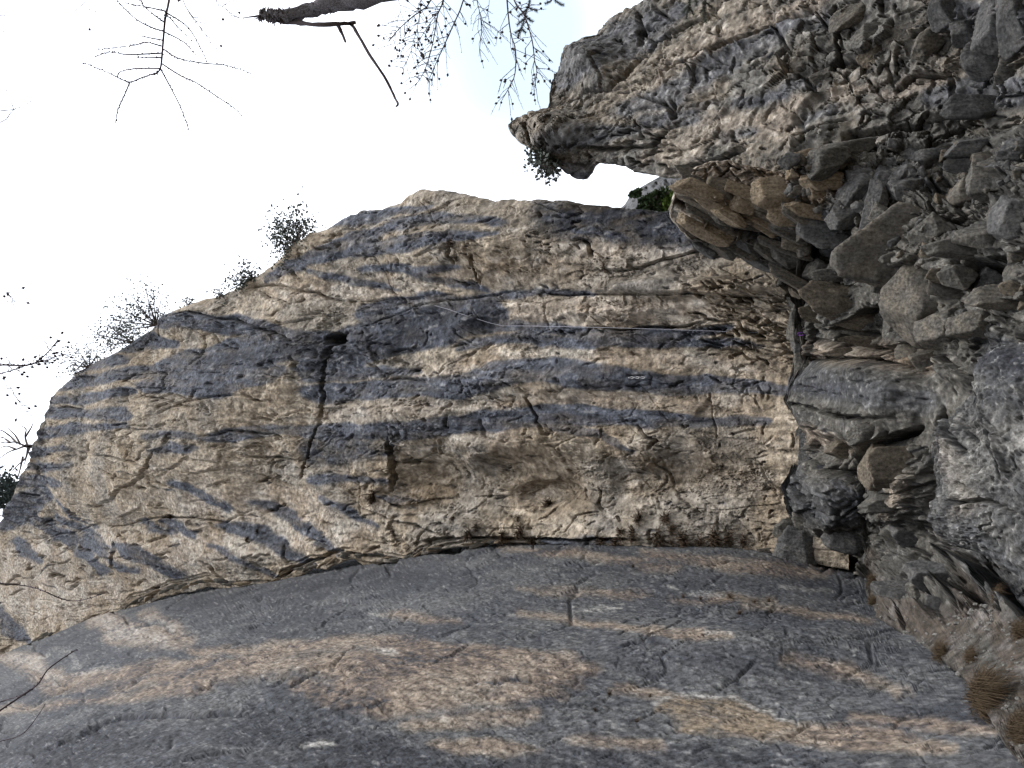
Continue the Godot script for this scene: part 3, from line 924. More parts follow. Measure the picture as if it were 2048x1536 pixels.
func build_slab() -> void:
	var top := [-200, 1368, 0, 1282, 60, 1260, 150, 1225, 235, 1192, 300, 1160, 380, 1135, 470, 1133, 545, 1138, 565, 1120, 600, 1105, 660, 1090, 720, 1074, 820, 1088, 860, 1068, 930, 1068, 1010, 1062, 1120, 1064, 1300, 1066, 1400, 1069, 1560, 1084, 1720, 1135, 1760, 1190, 1850, 1250, 1950, 1340, 2050, 1440, 2300, 1620]
	var bottom := [-200, 1800, 2300, 1800]
	var c := [2010, 1480, 3.1, 0, 1536, 5.9, 1000, 1536, 3.7, 1700, 1536, 3.2, 2300, 1780, 2.2, -200, 1780, 4.4, 1000, 1780, 2.7]
	for p in [[-200, 1400], [0, 1310], [240, 1220], [550, 1160], [830, 1112], [1050, 1088], [1300, 1090], [1560, 1110], [1730, 1150]]:
		c.append_array([p[0], p[1], wall_t(p[0], p[1]) * 1.004])
	var s := Sheet.new(-200, 2250, 2.7, 280, top, bottom, Depth.new(c), 3.0, 201, 8.0)
	slab = s
	s.bump(1500, 1300, 500, 90, 0.12)
	s.bump(700, 1350, 700, 120, 0.1)
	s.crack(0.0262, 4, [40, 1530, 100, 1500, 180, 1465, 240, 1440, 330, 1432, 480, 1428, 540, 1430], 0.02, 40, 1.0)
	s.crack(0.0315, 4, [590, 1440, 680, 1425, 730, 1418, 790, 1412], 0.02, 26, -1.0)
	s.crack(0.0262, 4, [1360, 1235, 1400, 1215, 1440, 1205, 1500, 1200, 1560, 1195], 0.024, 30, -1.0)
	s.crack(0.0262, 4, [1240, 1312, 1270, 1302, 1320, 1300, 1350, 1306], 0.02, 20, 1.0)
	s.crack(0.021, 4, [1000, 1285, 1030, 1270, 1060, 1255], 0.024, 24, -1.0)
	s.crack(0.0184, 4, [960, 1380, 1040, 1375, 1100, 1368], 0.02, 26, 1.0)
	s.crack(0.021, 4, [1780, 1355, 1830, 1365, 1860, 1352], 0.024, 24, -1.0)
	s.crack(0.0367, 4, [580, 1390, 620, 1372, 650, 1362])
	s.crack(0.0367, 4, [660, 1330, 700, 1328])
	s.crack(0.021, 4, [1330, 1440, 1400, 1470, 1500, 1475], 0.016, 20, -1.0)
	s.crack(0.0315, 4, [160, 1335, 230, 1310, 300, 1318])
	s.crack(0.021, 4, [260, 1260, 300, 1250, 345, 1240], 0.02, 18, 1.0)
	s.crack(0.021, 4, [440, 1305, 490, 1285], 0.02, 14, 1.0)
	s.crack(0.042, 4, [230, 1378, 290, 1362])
	flakes(s, 198, 21, -50, 1300, 1110, 1400, -0.2, 0.2, 52, 0.006, 0.004)
	flakes(s, 180, 22, 0, 2100, 1330, 1600, -0.12, 0.35, 44, 0.006, 0.004)
	flakes(s, 72, 23, 1200, 2000, 1100, 1400, -0.1, 0.4, 40, 0.006, 0.004)
	flakes(s, 72, 24, 60, 900, 1100, 1250, -0.35, 0.15, 50, 0.006, 0.004)
	for a in [[350, 1370, 12, 480, 1340, 16, 620, 1310, 22, 720, 1320, 45, 820, 1345, 60, 920, 1350, 55, 1020, 1345, 40, 1130, 1335, 22, 1160, 1338, 8], [600, 1390, 14, 760, 1420, 18, 900, 1410, 14], [250, 1355, 8, 330, 1345, 14, 420, 1325, 12], [1010, 1094, 5, 1100, 1103, 8, 1200, 1118, 9, 1340, 1135, 6], [1290, 1108, 6, 1420, 1122, 12, 1560, 1135, 16, 1660, 1140, 12], [1050, 1232, 4, 1150, 1240, 8, 1300, 1268, 12, 1400, 1288, 13, 1450, 1298, 6], [1040, 1182, 4, 1170, 1185, 8, 1290, 1188, 4], [1340, 1195, 5, 1450, 1195, 5], [1500, 1208, 7, 1600, 1222, 10, 1740, 1236, 8], [780, 1228, 5, 830, 1236, 8, 900, 1245, 6], [1480, 1450, 18, 1650, 1468, 26, 1780, 1475, 22, 1900, 1490, 10], [1700, 1430, 8, 1850, 1440, 14, 1980, 1455, 10], [1150, 1480, 10, 1300, 1490, 16], [880, 1490, 10, 1000, 1495, 18, 1060, 1500, 10], [190, 1235, 20, 250, 1265, 26, 340, 1285, 16], [20, 1310, 10, 70, 1330, 22, 110, 1345, 10], [100, 1370, 16, 240, 1350, 12, 330, 1330, 10], [380, 1300, 6, 480, 1310, 14, 600, 1290, 10], [0, 1420, 8, 200, 1400, 8, 400, 1380, 14], [700, 1390, 22, 900, 1400, 26, 1080, 1380, 20], [820, 1450, 8, 960, 1440, 14, 1060, 1430, 12], [1560, 1340, 6, 1700, 1350, 10, 1800, 1380, 8], [1000, 1330, 20, 1100, 1350, 26, 1180, 1345, 12], [30, 1320, 12, 90, 1345, 12], [1250, 1380, 10, 1350, 1395, 8], [1120, 1395, 10, 1020, 1390, 12]]:
		s.stain("tan", 0.85, 14, a)
	for a in [[1320, 1418, 8, 1380, 1420, 28, 1470, 1432, 36, 1560, 1446, 8], [1380, 1450, 10, 1440, 1455, 12], [1440, 1190, 4, 1540, 1196, 5], [1850, 1200, 8, 1900, 1210, 8]]:
		s.stain("ochre", 0.95, 14, a)
	for a in [[180, 1228, 14, 240, 1262, 18, 330, 1290, 10], [300, 1240, 6, 350, 1262, 8], [30, 1315, 10, 90, 1335, 10, 110, 1360, 8], [120, 1300, 3, 150, 1330, 5], [160, 1350, 4, 230, 1340, 5]]:
		s.stain("white", 0.5, 12, a)
	for a in [[1305, 1406, 3, 1380, 1384, 5, 1450, 1390, 4, 1520, 1412, 4, 1590, 1440, 3], [1140, 1224, 2, 1200, 1215, 5, 1245, 1212, 2], [1420, 1285, 4, 1450, 1292, 3], [600, 1486, 2, 625, 1484, 5, 655, 1482, 4], [750, 1320, 3, 780, 1320, 5], [1660, 1175, 2, 1560, 1172, 2], [740, 1222, 2, 770, 1230, 3], [1440, 1188, 3, 1340, 1176, 2], [60, 1330, 5, 100, 1310, 3]]:
		s.stain("white", 0.75, 7, a)
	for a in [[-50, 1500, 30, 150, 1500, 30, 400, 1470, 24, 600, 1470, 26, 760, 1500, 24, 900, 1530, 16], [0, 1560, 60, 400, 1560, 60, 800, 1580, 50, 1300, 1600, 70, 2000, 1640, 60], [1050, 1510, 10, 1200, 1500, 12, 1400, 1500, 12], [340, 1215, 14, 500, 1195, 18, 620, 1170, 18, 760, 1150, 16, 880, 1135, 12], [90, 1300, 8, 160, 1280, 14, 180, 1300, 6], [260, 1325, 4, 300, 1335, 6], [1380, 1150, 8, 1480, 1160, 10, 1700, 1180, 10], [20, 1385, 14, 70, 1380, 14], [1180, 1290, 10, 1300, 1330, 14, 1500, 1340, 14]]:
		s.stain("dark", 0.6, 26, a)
	s.stain("broken", 1.0, 10, [-200, 1400, 500, 2300, 1400, 500])
	s.blocks(21, 60, -0.2, 3.5, 0.006, 0.012, 0.05, 2.6, 0.08, 0.5)
	s.blocks(22, 26, -0.3, 3.0, 0.005, 0.01, 0.025, 2.2, 0.08, 0.55)
	for a in [[40, 1530, 0.6400000000000001, 100, 1500, 1.92, 180, 1465, 1.92, 240, 1440, 1.92, 330, 1432, 1.92, 480, 1428, 1.92, 540, 1430, 0.6400000000000001], [590, 1440, 0.6400000000000001, 680, 1425, 1.92, 730, 1418, 1.92, 790, 1412, 0.6400000000000001], [1360, 1235, 0.6400000000000001, 1400, 1215, 1.92, 1440, 1205, 1.92, 1500, 1200, 1.92, 1560, 1195, 0.6400000000000001], [1240, 1312, 0.6400000000000001, 1270, 1302, 1.92, 1320, 1300, 1.92, 1350, 1306, 0.6400000000000001], [1000, 1285, 0.6400000000000001, 1030, 1270, 1.92, 1060, 1255, 0.6400000000000001], [960, 1380, 0.6400000000000001, 1040, 1375, 1.92, 1100, 1368, 0.6400000000000001], [1780, 1355, 0.6400000000000001, 1830, 1365, 1.92, 1860, 1352, 0.6400000000000001], [580, 1390, 0.6400000000000001, 620, 1372, 1.92, 650, 1362, 0.6400000000000001], [660, 1330, 0.6400000000000001, 700, 1328, 0.6400000000000001], [1330, 1440, 0.6400000000000001, 1400, 1470, 1.92, 1500, 1475, 0.6400000000000001], [160, 1335, 0.6400000000000001, 230, 1310, 1.92, 300, 1318, 0.6400000000000001], [260, 1260, 0.6400000000000001, 300, 1250, 1.92, 345, 1240, 0.6400000000000001], [440, 1305, 0.6400000000000001, 490, 1285, 0.6400000000000001], [230, 1378, 0.6400000000000001, 290, 1362, 0.6400000000000001]]:      # thin dark lines coloured along the long fissures
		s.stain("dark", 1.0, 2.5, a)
	fissures(s, 200, 701, -50, 2000, 1100, 1536, -0.16, 0.2, 60, 0.012)
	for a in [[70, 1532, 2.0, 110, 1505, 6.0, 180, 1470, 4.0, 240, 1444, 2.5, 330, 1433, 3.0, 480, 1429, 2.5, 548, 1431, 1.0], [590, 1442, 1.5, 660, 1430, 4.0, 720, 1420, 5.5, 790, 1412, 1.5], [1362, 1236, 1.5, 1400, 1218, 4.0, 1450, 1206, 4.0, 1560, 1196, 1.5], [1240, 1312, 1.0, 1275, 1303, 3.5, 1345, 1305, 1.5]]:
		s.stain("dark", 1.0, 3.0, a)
	for a in [[170, 1222, 16, 230, 1252, 22, 300, 1285, 16], [290, 1228, 8, 350, 1256, 12, 380, 1285, 10], [10, 1312, 14, 80, 1350, 14], [560, 1320, 30, 760, 1350, 50, 980, 1370, 46, 1120, 1362, 24], [240, 1375, 10, 420, 1360, 16, 560, 1350, 20]]:
		s.stain("tan", 0.85, 22, a)
	var k := Look.new()
	k.seed = 60
	k.warm = Color(0.33, 0.235, 0.165)
	k.cream = Color(0.4, 0.335, 0.265)
	k.base = Color(0.092, 0.097, 0.11)
	k.base2 = Color(0.15, 0.152, 0.156)
	k.grey = Color(0.055, 0.058, 0.069)
	k.grey2 = Color(0.085, 0.088, 0.1)
	k.big = 0.06
	k.mid = 0.014
	k.chip = 0.007
	k.fine = 0.0035
	k.edge = 0.03
	k.edge_b = 0.0
	k.freq = 4.0
	k.streaky = 0.5
	k.fleck = 0.35
	k.step = 0.005
	k.rift = 0.006
	k.far = 5.0
	k.along = Vector3(1.2, 0.3, 0.8)
	k.vary = 2.0
	k.lines = 0.3
	k.lichen = 0.7
	k.mottle = 0.6
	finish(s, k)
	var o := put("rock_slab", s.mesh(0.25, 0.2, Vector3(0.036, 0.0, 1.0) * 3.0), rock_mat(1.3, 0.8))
	tag(o, "smooth dark grey slab with a broad peach stain, below the diagonal crack", "rock slab", "", "structure")

func build_pillar() -> void:
	var top := [1016, 250, 1030, 238, 1060, 226, 1085, 222, 1108, 214, 1116, 208, 1104, 180, 1105, 165, 1120, 140, 1150, 110, 1180, 80, 1215, 45, 1250, 20, 1282, 2, 1300, -20, 1400, -90, 1600, -200, 2300, -300]
	top = [1016, 255, 1022, 245, 1035, 233, 1060, 225, 1085, 221, 1098, 214, 1102, 165, 1110, 152, 1122, 142, 1140, 118, 1160, 98, 1185, 78, 1210, 50, 1235, 30, 1260, 16, 1282, 2, 1310, -25, 1400, -90, 1600, -200, 2300, -300]
	var bottom := [1016, 258, 1024, 272, 1045, 290, 1070, 300, 1090, 318, 1110, 335, 1128, 348, 1140, 358, 1152, 364, 1168, 363, 1178, 352, 1182, 340, 1192, 331, 1225, 330, 1250, 338, 1262, 346, 1290, 350, 1312, 356, 1345, 358, 1420, 360, 1560, 360, 1700, 330, 2050, 260, 2300, 220]
	var c := [1345, 355, 10.4, 1030, 260, 12.6, 1110, 150, 13.2, 1282, 0, 12.2, 1700, 300, 8.2, 1700, -100, 8.8, 2048, 230, 6.9, 2048, -50, 6.6, 2300, 100, 5.2, 1300, 200, 10.9, 1500, 150, 9.6, 1150, 355, 12.4, 1150, 270, 11.9]
	var s := Sheet.new(1016, 2300, 2.3, 210, top, bottom, Depth.new(c), 4.0, 301)
	pillar = s
	s.bump(1100, 270, 130, 60, 0.5)
	s.bump(1180, 130, 90, 70, 0.5)
	s.crack(0.3, 4.0, [1118, 212, 1160, 196, 1215, 180, 1250, 150, 1285, 110, 1330, 70, 1380, 40, 1440, 0])
	s.crack(0.25, 7, [1275, 20, 1285, 60, 1280, 95])
	s.crack(0.2, 6, [1305, 10, 1325, 30, 1345, 40])
	s.crack(0.5, 6.3, [1270, 166, 1320, 140, 1370, 125, 1410, 95, 1470, 70, 1540, 45, 1640, 20], 0.14, 50, -1.0)
	s.crack(0.3, 4.9, [1470, 140, 1530, 135, 1560, 110, 1562, 95], 0.1, 36, -1.0)
	s.crack(0.3, 4.9, [1400, 105, 1450, 90, 1500, 65], 0.12, 26, -1.0)
	s.crack(0.2, 6, [1270, 185, 1320, 200, 1345, 235, 1340, 190])
	s.crack(0.35, 5.6, [1560, 300, 1580, 270, 1640, 255, 1700, 232], 0.14, 50, -1.0)
	s.crack(0.3, 4.9, [1680, 128, 1740, 115, 1800, 85, 1850, 60], 0.16, 50, -1.0)
	s.crack(0.4, 8, [1610, 130, 1720, 110, 1790, 70, 1900, 60])
	s.crack(0.5, 9, [1680, 275, 1750, 262, 1800, 255, 1860, 248])
	s.crack(0.4, 5.6, [1860, 0, 1900, 50, 1935, 40, 1950, 90, 1900, 130, 1910, 200], 0.16, 50, 1.0)
	s.crack(0.4, 8, [1790, 170, 1830, 150, 1900, 150, 1910, 190, 1890, 240])
	s.crack(0.3, 7, [1330, 350, 1400, 325, 1440, 310, 1500, 290])
	s.crack(0.3, 6, [1150, 290, 1230, 300, 1300, 290, 1320, 260])
	flakes(s, 156, 31, 1020, 1700, -20, 360, -0.45, 0.5, 40, 0.112, 0.08)
	flakes(s, 108, 32, 1600, 2100, -20, 300, -0.4, 0.6, 46, 0.175, 0.15)
	flakes(s, 36, 33, 1020, 1320, 230, 350, 0.1, 0.5, 40, 0.21, 0.15)
	for a in [[1240, 215, 14, 1330, 150, 26, 1420, 85, 26, 1520, 40, 24, 1640, 5, 20], [1330, 300, 20, 1420, 250, 30, 1480, 210, 14], [1440, 250, 20, 1540, 250, 30, 1600, 200, 16], [1660, 180, 16, 1740, 190, 24, 1850, 160, 20], [1060, 250, 12, 1110, 240, 8], [1290, 320, 14, 1380, 300, 18]]:
		s.stain("tan", 0.55, 20, a)
	for a in [[1250, 215, 18, 1330, 190, 26, 1400, 150, 24, 1470, 105, 20, 1560, 60, 18, 1660, 30, 14], [1300, 240, 16, 1380, 230, 16], [1470, 200, 12, 1540, 190, 14, 1620, 150, 12], [1100, 290, 14, 1200, 270, 22, 1270, 260, 14], [1440, 270, 8, 1500, 258, 10], [1880, 190, 24, 2050, 180, 30], [1600, 250, 8, 1660, 215, 8], [1900, 30, 30, 2060, 60, 50], [1120, 170, 14, 1170, 140, 34, 1240, 90, 40, 1300, 40, 30], [1350, 10, 20, 1300, 90, 16], [1140, 345, 12, 1170, 350, 12]]:
		s.stain("grey", 0.95, 14, a)
	for a in [[1290, 250, 8, 1380, 210, 10, 1420, 200, 6], [1480, 205, 6, 1560, 190, 8], [1130, 345, 14, 1170, 352, 12], [1100, 325, 8, 1250, 335, 6]]:
		s.stain("dark", 0.55, 16, a)
	s.stain("broken", 0.25, 60, [1000, 150, 300, 1500, 150, 300])
	s.stain("broken", 1.0, 60, [2000, 100, 280, 2300, 100, 300])
	s.blocks(31, 60, -0.55, 1.8, 0.16, 0.3, 0.2, 3.0, 0.12, 0.3)
	s.blocks(32, 26, -0.5, 1.5, 0.06, 0.14, 0.1, 2.6, 0.12, 0.4)
	fissures(s, 130, 704, 1020, 2060, -20, 350, -0.5, 0.5, 44, 0.08)
	var k := Look.new()
	k.seed = 80
	k.base = Color(0.2, 0.19, 0.172)
	k.base2 = Color(0.29, 0.25, 0.2)
	k.grey = Color(0.105, 0.108, 0.12)
	k.grey2 = Color(0.165, 0.165, 0.172)
	k.along = Vector3(1.1, 0.9, 1.1)
	k.big = 0.2
	k.mid = 0.06
	k.chip = 0.025
	k.fine = 0.03
	k.edge = 0.05
	k.edge_b = 0.15
	k.freq = 0.9
	k.streaky = 0.3
	k.fleck = 0.4
	k.lean = 0.7
	k.step = 0.03
	k.rift = 0.06
	k.far = 11.0
	k.lichen = 0.3
	k.lines = 0.15
	finish(s, k)
	var o := put("rock_pillar", s.mesh(0.25, 0.2), rock_mat(0.7, 1.0))
	tag(o, "broken rock pillar with a pointed nose standing out against the sky", "rock pillar", "", "structure")

func build_rubble() -> void:
	var top := [1338, 425, 1342, 400, 1350, 378, 1370, 350, 1390, 333, 1420, 322, 1460, 320, 1500, 330, 1545, 340, 1570, 322, 1640, 300, 1700, 285, 1760, 268, 1850, 252, 2048, 230, 2300, 190]
	var bottom := [1338, 428, 1345, 440, 1380, 470, 1410, 492, 1450, 512, 1500, 528, 1548, 552, 1576, 582, 1592, 640, 1602, 780, 1608, 1000, 1614, 1110, 1640, 1120, 1662, 1128, 1700, 1146, 1724, 1150, 1738, 1190, 1748, 1240, 1790, 1262, 1840, 1290, 1900, 1325, 1940, 1375, 1970, 1430, 2005, 1485, 2048, 1530, 2300, 1760]
	var c := [1345, 420, 8.8, 1545, 545, 9.0, 1590, 640, 9.75, 1598, 760, 10.1, 1606, 1000, 10.1, 1614, 1115, 9.9, 1650, 800, 9.3, 1660, 1000, 9.2, 1690, 780, 8.6, 1730, 1150, 8.9, 1650, 620, 8.8, 1750, 470, 7.4, 1850, 700, 6.7, 1850, 880, 6.7, 1740, 1220, 7.4, 1900, 1330, 4.15, 2010, 1480, 2.95, 2048, 1000, 5.3, 2048, 760, 5.4, 2048, 400, 5.7, 2048, 230, 6.3, 1700, 300, 7.7, 1500, 330, 8.3, 2300, 1000, 4.0, 2300, 300, 4.0, 2300, 1700, 1.9]
	var s := Sheet.new(1338, 2300, 2.4, 420, top, bottom, Depth.new(c), 3.0, 401)
	rubble = s
	s.bump(1710, 800, 150, 100, 0.4, 0.6)
	s.bump(1810, 980, 80, 110, 0.35, 0.4)
	s.bump(1640, 1000, 100, 120, 0.3, 0.4)
	s.bump(1700, 640, 60, 40, 0.15)
	# dark hollows
	s.bump(1630, 530, 46, 36, -0.45, 0.3)
	s.bump(1700, 470, 30, 50, -0.3, 0.3)
	s.bump(1975, 555, 50, 40, -0.5, 0.3)
	s.bump(1580, 310, 50, 20, -0.5, 0.3)
	s.bump(1640, 1095, 26, 36, -0.8, 0.3)
	s.bump(1690, 1130, 30, 20, -0.4, 0.3)
	s.bump(1850, 560, 50, 30, -0.3)
	s.bump(1850, 730, 30, 40, -0.3)
	s.crack(0.4, 8, [1735, 940, 1740, 885, 1800, 880, 1850, 850], 0.3, 40, 1.0)
	s.crack(0.4, 9, [1590, 905, 1640, 915, 1690, 945, 1740, 940, 1735, 1000, 1740, 1090], 0.2, 40, 1.0)
	s.crack(0.3, 8, [1562, 700, 1580, 720, 1680, 712, 1760, 720, 1850, 745], 0.25, 60, 1.0)
	s.crack(0.25, 7, [1600, 680, 1700, 690, 1780, 700, 1840, 715])
	s.crack(0.25, 7, [1640, 660, 1700, 668, 1750, 676])
	s.crack(0.15, 6, [1570, 800, 1650, 812, 1720, 830, 1830, 840], 0.12, 40, 1.0)
	s.crack(0.3, 8, [1880, 810, 1900, 850, 1920, 885, 1960, 840, 1950, 800], 0.2, 40, -1.0)
	s.crack(0.25, 7, [1860, 1105, 1880, 1080, 1890, 1000, 1885, 930], 0.2, 50, -1.0)
	s.crack(0.3, 8, [1860, 1100, 1930, 1115, 1990, 1160, 2048, 1240], 0.25, 60, -1.0)
	s.crack(0.4, 9, [1850, 1160, 1920, 1180, 1960, 1200], 0.3, 50, -1.0)
	s.crack(0.3, 8, [1760, 1210, 1820, 1225, 1880, 1215], 0.3, 60, -1.0)
	s.crack(0.5, 9, [1350, 400, 1420, 430, 1480, 455, 1540, 480], 0.35, 40, -1.0)
	s.crack(0.4, 8, [1350, 440, 1420, 470, 1500, 500, 1560, 530], 0.25, 24, -1.0)
	s.crack(0.3, 7, [1380, 350, 1440, 380, 1480, 420, 1530, 440], 0.3, 40, -1.0)
	flakes(s, 96, 41, 1340, 1660, 320, 560, 0.35, 0.4, 50, 0.175, 0.15)
	flakes(s, 72, 42, 1560, 1860, 620, 860, 0.12, 0.2, 60, 0.105, 0.08)
	flakes(s, 72, 43, 1560, 1880, 860, 1130, 0.5, 0.9, 40, 0.112, 0.1)
	flakes(s, 84, 44, 1740, 2100, 600, 1250, 0.6, 1.0, 36, 0.084, 0.07)
	flakes(s, 72, 45, 1660, 2100, 260, 620, 0.2, 0.8, 40, 0.175, 0.15)
	for a in [[1350, 400, 50, 1450, 370, 60, 1550, 390, 44], [1370, 440, 26, 1460, 440, 30, 1560, 440, 20], [1600, 700, 14, 1760, 712, 18, 1840, 730, 14], [1560, 370, 14, 1620, 390, 14], [1720, 690, 8, 1800, 705, 12, 1850, 735, 10], [1650, 870, 18, 1720, 895, 18], [1790, 905, 18, 1830, 960, 24, 1820, 1010, 14]]:
		s.stain("tan", 0.8, 20, a)
	for a in [[1500, 325, 10, 1535, 345, 18, 1545, 365, 10], [1580, 380, 6, 1640, 400, 6], [1800, 715, 6, 1830, 725, 8]]:
		s.stain("ochre", 0.8, 20, a)
	for a in [[1480, 470, 10, 1560, 470, 16, 1650, 480, 14], [1570, 745, 22, 1680, 760, 30, 1840, 800, 26], [1570, 830, 24, 1610, 850, 20], [1600, 940, 22, 1640, 1000, 40, 1700, 1010, 30], [1980, 700, 40, 2040, 760, 40], [1940, 1000, 60, 2020, 1150, 60, 2060, 900, 40], [1660, 430, 14, 1600, 430, 12], [1800, 330, 16, 1850, 360, 12]]:
		s.stain("grey", 0.9, 24, a)
	for a in [[1480, 478, 6, 1640, 490, 10, 1600, 520, 14], [1572, 740, 6, 1570, 830, 10], [1600, 770, 14, 1720, 780, 16], [1700, 960, 14, 1730, 1000, 8], [2000, 700, 20, 2040, 720, 20]]:
		s.stain("dark", 0.6, 20, a)
	# earth and dead grass in the gravel at the foot
	for a in [[1745, 1100, 8, 1750, 1200, 12, 1800, 1250, 14], [1800, 1240, 24, 1870, 1260, 30, 1930, 1240, 30], [1930, 1160, 14, 1980, 1230, 26, 2040, 1330, 40, 2080, 1450, 40], [1900, 1300, 20, 1960, 1380, 30, 2020, 1480, 30], [2060, 1560, 60, 2200, 1660, 60]]:
		s.stain("ochre", 0.3, 20, a)
		s.stain("dark", 0.55, 20, a)
	for a in [[1600, 780, 76, 1700, 800, 84, 1840, 810, 70]]:
		s.stain("smooth", 1.0, 20, a)
	s.stain("smooth", 0.65, 30, [1350, 400, 50, 1450, 400, 80, 1540, 450, 80])
	for a in [[1760, 1200, 50, 1860, 1260, 60, 1980, 1340, 70]]:
		s.stain("smooth", 0.85, 30, a)
	for a in [[1600, 960, 40, 1680, 1060, 60]]:
		s.stain("smooth", 0.4, 30, a)
	s.stain("broken", 1.0, 30, [1330, 440, 260, 2300, 440, 420])
	s.stain("broken", 0.7, 30, [1600, 960, 230, 1900, 1000, 230])
	s.blocks(41, 120, 0.35, 1.3, 0.24, 0.5, 0.2, 4.0, 0.25, 0.0)
	s.blocks(42, 46, 0.25, 1.5, 0.12, 0.3, 0.12, 3.2, 0.18, 0.4)
	s.blocks(43, 16, 0.3, 1.6, 0.04, 0.1, 0.06, 2.4, 0.15, 0.35)
	fissures(s, 120, 705, 1560, 2060, 600, 1250, 0.1, 0.4, 40, 0.05)
	var k := Look.new()
	k.seed = 100
	k.base = Color(0.1, 0.096, 0.088)
	k.base2 = Color(0.155, 0.145, 0.127)
	k.grey = Color(0.08, 0.083, 0.09)
	k.grey2 = Color(0.125, 0.126, 0.13)
	k.along = Vector3(1.1, 1.0, 1.1)
	k.big = 0.15
	k.mid = 0.06
	k.chip = 0.04
	k.fine = 0.022
	k.edge = 0.15
	k.edge_b = 0.06
	k.freq = 1.5
	k.streaky = 0.25
	k.fleck = 0.3
	k.lean = 0.9
	k.step = 0.03
	k.rift = 0.05
	k.far = 8.0
	k.lichen = 0.3
	k.lines = 0.4
	finish(s, k)
	var o := put("rubble_slope", s.mesh(0.25, 0.2), rock_mat(1.2, 1.1))
	tag(o, "shattered rubble and boulders wedged at the foot of the pillar", "rubble", "", "structure")

func build_boulder() -> void:
	var top := [1850, 985, 1856, 900, 1864, 850, 1880, 815, 1935, 765, 1955, 705, 1985, 668, 2048, 640, 2250, 590]
	var bottom := [1850, 1000, 1856, 1080, 1866, 1102, 1930, 1118, 1990, 1165, 2048, 1245, 2250, 1440]
	var c := [1850, 990, 5.5, 1880, 830, 5.6, 1880, 1090, 5.3, 2048, 660, 5.0, 2048, 900, 4.5, 2048, 1200, 4.3, 1960, 950, 4.7, 1960, 1110, 4.75, 2250, 900, 3.6, 2250, 1400, 3.4, 2250, 600, 4.2]
	var s := Sheet.new(1850, 2250, 2.4, 260, top, bottom, Depth.new(c), 4.0, 451)
	boulder = s
	s.bump(1990, 760, 90, 110, 0.12, 0.3)
	s.crack(0.12, 6, [1962, 800, 1955, 850, 1975, 900, 1990, 960], 0.08, 30, 1.0)
	s.crack(0.14, 8, [1885, 830, 1900, 870, 1922, 900], 0.06, 30, -1.0)
	s.crack(0.1, 6, [1870, 1000, 1900, 1010, 1950, 1000, 2040, 1040])
	for a in [[1960, 720, 30, 2040, 740, 40], [2000, 790, 14, 2040, 800, 20], [1930, 1060, 20, 2040, 1180, 30]]:
		s.stain("grey", 0.9, 24, a)
	for a in [[1985, 710, 20, 2040, 720, 30]]:
		s.stain("dark", 0.7, 24, a)
	for a in [[1990, 880, 20, 2040, 870, 26], [1980, 820, 5, 1975, 860, 4]]:
		s.stain("white", 0.35, 24, a)
	for a in [[1890, 900, 22, 1920, 1010, 26]]:
		s.stain("tan", 0.25, 24, a)
	s.stain("broken", 1.0, 30, [1800, 950, 400, 2300, 950, 400])
	s.blocks(46, 60, 0.9, 1.3, 0.04, 0.1, 0.08, 3.0, 0.1, 0.5)
	s.blocks(47, 14, 0.9, 1.2, 0.01, 0.03, 0.014, 2.4, 0.25, 0.35)
	var k := Look.new()
	k.seed = 120
	k.base = Color(0.1, 0.1, 0.102)
	k.base2 = Color(0.17, 0.165, 0.155)
	k.grey = Color(0.085, 0.088, 0.096)
	k.grey2 = Color(0.14, 0.142, 0.148)
	k.along = Vector3.ONE
	k.big = 0.12
	k.mid = 0.09
	k.chip = 0.035
	k.step = 0.015
	k.rift = 0.08
	k.fine = 0.03
	k.far = 6.0
	k.edge = 0.25
	k.edge_b = 0.25
	k.freq = 2.2
	k.fleck = 0.5
	k.lean = 0.5
	k.lines = 0.1
	k.lichen = 0.2
	finish(s, k)
	var o := put("boulder", s.mesh(0.3, 0.3), rock_mat(2.0, 1.2))
	tag(o, "huge rough grey boulder of pebbly rock at the picture's right edge", "boulder")

